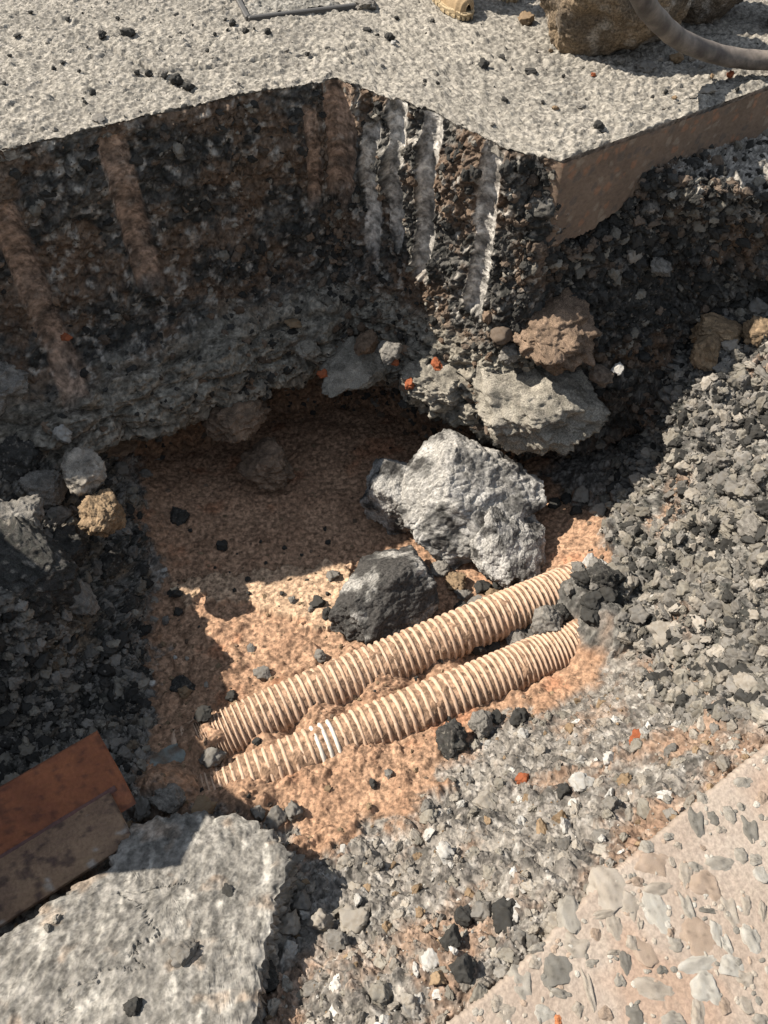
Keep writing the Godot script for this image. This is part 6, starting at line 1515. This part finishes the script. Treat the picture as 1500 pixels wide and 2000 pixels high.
		[Vector3(0.197, -0.827, -0.385), 0.025, "d", "fist-sized dark stone low on the front bank", 1.00],
		[Vector3(0.290, -0.761, -0.373), 0.037, "d", "dark clod beside the hollow near the slab edge", 1.00],
		[Vector3(0.241, -0.810, -0.393), 0.032, "g", "large grey stone low on the front bank", 1.00],
		[Vector3(0.159, -0.775, -0.321), 0.028, "d", "large dark stone low on the front bank", 1.00],
		[Vector3(0.174, -0.710, -0.249), 0.029, "d", "dark clod at the near slab's lower edge", 1.00],
		[Vector3(0.057, -0.741, -0.193), 0.021, "p", "fist-sized pale stone low on the front bank", 1.00],
		[Vector3(-0.072, -1.063, -0.466), 0.014, "w", "small white stone beside the crack of the broken slab", 1.00],
		[Vector3(-0.350, -1.285, -0.752), 0.037, "g", "grey clod at the top corner of the broken slab", 1.00],
		[Vector3(-0.294, -1.299, -0.773), 0.034, "g", "fist-sized grey stone at the top corner of the broken slab", 1.00],
		[Vector3(-0.410, -1.289, -0.769), 0.025, "g", "fist-sized grey stone at the top corner of the broken slab", 1.00],
		[Vector3(-0.584, -1.282, -0.768), 0.038, "t", "brown cobble between steel and broken slab", 1.00],
		[Vector3(-0.691, -1.296, -0.788), 0.051, "g", "grey stone at the slab's upper edge in shade", 1.00],
		[Vector3(-0.771, -1.291, -0.770), 0.034, "g", "fist-sized grey stone between steel and broken slab", 1.00],
		[Vector3(-1.281, -1.081, -1.549), 0.179, "d", "massive dark rock face in the left bank", 0.90],
		[Vector3(-1.055, -1.519, -1.667), 0.048, "d", "dark ringed stone in the shade of the left bank", 1.00],
		[Vector3(-1.238, -1.462, -2.389), 0.041, "g", "fist-sized grey stone on the shaded left bank", 1.00],
		[Vector3(-1.167, -1.562, -2.459), 0.030, "g", "small grey stone on the shaded left bank", 1.00],
		[Vector3(-1.567, -0.867, -2.392), 0.053, "p", "large pale stone on the shaded left bank", 1.00],
		[Vector3(-1.488, -1.119, -2.163), 0.054, "d", "large dark stone on the shaded left bank", 1.00],
		[Vector3(-1.568, -1.044, -2.241), 0.064, "d", "large dark stone on the shaded left bank", 1.00],
		[Vector3(-1.335, -1.233, -1.925), 0.047, "g", "large grey stone on the shaded left bank", 1.00],
		[Vector3(-1.327, -1.173, -1.778), 0.041, "g", "fist-sized grey stone on the shaded left bank", 1.00]], "loose_stone", "stone", "loose stones in the trench", "loose stone in the trench among many like it", true)
	listed([
		[Vector3(-1.205, -1.050, -2.019), 0.087, "p", "pale sunlit rock on the crest of the dark bank", 1.10],
		[Vector3(-1.106, -1.130, -1.860), 0.094, "t", "brown sunlit rock hanging off the dark bank", 1.10],
		[Vector3(-1.306, -0.980, -2.179), 0.036, "w", "white lump on the crest of the dark bank", 1.40],
		[Vector3(-1.526, -0.900, -2.320), 0.065, "p", "chalky clod at the left edge on the bank crest", 1.00],
		[Vector3(-1.376, -1.060, -1.844), 0.060, "g", "rough grey rock at the left edge of the bank", 1.00]], "crest_rock", "rock", "rocks on the crest of the left bank", "rock on the crest of the left bank", false)
	listed([
		[Vector3(-0.487, -0.855, -0.304), 0.034, "g", "round grey stone lying on the broken concrete slab", 1.00],
		[Vector3(-0.577, -0.805, -0.192), 0.024, "d", "dark stone near the bottom of the broken concrete slab", 0.80],
		[Vector3(-0.415, -0.928, -0.464), 0.018, "d", "dark pock stone set in the broken slab", 0.30],
		[Vector3(-0.850, -0.922, -0.396), 0.013, "p", "small pale stone on the front bank", 1.00],
		[Vector3(-0.861, -0.912, -0.374), 0.011, "g", "small grey stone on the front bank", 1.00]], "slab_stone", "stone", "stones on the broken slab", "small stone on the broken slab's edge", false)
	for s in [
		[Vector3(0.645, -1.018, -2.460), 0.300, "c", "large grey clay block jutting from the foot of the wall", 0.60],
		[Vector3(0.276, -1.056, -2.600), 0.196, "c", "grey clay block with red brick spots beside the wall corner", 0.60],
		[Vector3(0.683, -0.690, -2.500), 0.176, "e", "tan pocked earth block under the saw-cut corner", 0.80],
		[Vector3(-0.142, -1.086, -2.720), 0.166, "c", "grey lump with a red spot at the wall's inner corner", 0.50],
		[Vector3(-0.704, -1.298, -2.600), 0.158, "e", "brown block in the undercut foot of the left wall", 0.70],
		[Vector3(-1.263, -1.333, -2.500), 0.108, "e", "flat brown slab wedged in the left wall's foot", 0.45],
		[Vector3(-0.580, -1.536, -2.520), 0.139, "e", "brown earth lump at the base of the left wall", 0.80],
		[Vector3(0.877, -0.819, -2.360), 0.048, "r", "smooth brown cobble below the tan earth block", 0.90],
		[Vector3(0.944, -0.784, -2.360), 0.027, "w", "small pale stone right of the smooth brown cobble", 0.70],
		[Vector3(0.477, -0.713, -2.480), 0.041, "r", "upper of two round cobbles in the wall", 1.00],
		[Vector3(0.520, -0.789, -2.460), 0.048, "g", "rough lower cobble of two in the wall", 1.00],
		[Vector3(0.981, -0.453, -2.640), 0.030, "p", "pale pointed stone stuck in the dark wall", 1.30],
		[Vector3(1.086, -0.486, -2.620), 0.050, "g", "grey stone in the dark wall under the ledge", 0.70],
		[Vector3(0.022, -0.894, -2.600), 0.055, "g", "grey stone at the foot of the sunlit wall", 0.70],
		[Vector3(-0.081, -0.967, -2.740), 0.058, "e", "brown stone in the wall's inner corner", 1.00],
		[Vector3(-0.349, -0.997, -2.740), 0.058, "c", "grey clay knob on the strata of the left wall", 0.60],
		[Vector3(-0.413, -0.934, -2.835), 0.037, "t", "orange-tan oval pebble set in the grey strata", 0.60],
		[Vector3(-0.270, -0.993, -2.560), 0.023, "o", "bright red brick chip set in the grey lump", 0.90],
		[Vector3(0.220, -0.867, -2.480), 0.028, "o", "upper red brick chip in the clay block", 0.90],
		[Vector3(0.117, -1.007, -2.520), 0.031, "o", "lower red brick chip in the clay block", 0.90],
		[Vector3(0.044, -0.925, -2.560), 0.020, "o", "small orange brick chip at the wall's foot", 0.80],
		[Vector3(-0.955, -1.077, -2.600), 0.030, "p", "pale pebble set in the grey strata", 0.70],
		[Vector3(-1.279, -0.710, -2.460), 0.021, "o", "orange pebble in the far left strata", 0.80],
		[Vector3(-0.914, -0.891, -2.700), 0.025, "p", "pale stone above the grey strata", 0.80],
		[Vector3(-0.499, -1.074, -2.760), 0.029, "t", "ochre pebble low in the grey strata", 0.70],
		[Vector3(-1.087, -1.026, -2.550), 0.018, "g", "small grey pebble in the strata beside the left bank", 0.70],
		[Vector3(0.636, -0.738, -2.400), 0.027, "t", "ochre spot stone in the tan earth block", 0.80]]:
		place_stone("wall_stone", s[0], s[1], s[2], s[4], s[3], "stone", "stones set in the trench wall", 0.5)
	scatter("rubble_slope", 15000, 120, 0.0028, 0.036, 6.5, ["g", "c", "g", "d", "g", "p", "c", "d"], "rubble_stone", "grey stone among the sunlit rubble of the right slope", "rubble on the right slope")
	scatter("left_bank", 7000, 50, 0.003, 0.034, 5.0, ["g", "d", "d", "g", "c"], "bank_stone", "pale stone in the shaded black bank on the left", "stones of the left bank")
	scatter("front_bank", 11000, 60, 0.0022, 0.026, 8.0, ["p", "c", "p", "c", "t", "p", "w", "g"], "bank_stone", "grey stone in the rubble bank before the pipes", "rubble of the front bank")
	scatter("pit_floor", 1500, 12, 0.0018, 0.014, 6.0, ["t", "e", "t", "t", "d"], "sand_stone", "small stone on the sandy trench floor", "grit on the sandy floor")
	scatter("ledge", 6000, 40, 0.003, 0.03, 5.0, ["d", "d", "d", "c", "r"], "ledge_stone", "dark stone in the wall below the ledge", "stones of the dark ledge wall")
	var clear := func(v: Vector3) -> bool: return v.y < -0.03 and groove(v)[0] < 0.1
	scatter("wall", 6000, 40, 0.0028, 0.028, 5.0, ["c", "d", "d", "d", "r", "e"], "wall_stone", "dark stone set in the trench wall", "stones of the trench wall", clear)
	scatter("pavement", 900, 10, 0.002, 0.010, 4.0, ["d", "g", "g", "p"], "pavement_crumb", "tiny crumb lying on the sunlit pavement", "grit on the pavement", func(v: Vector3) -> bool: return v.y > -0.02, 0.15)
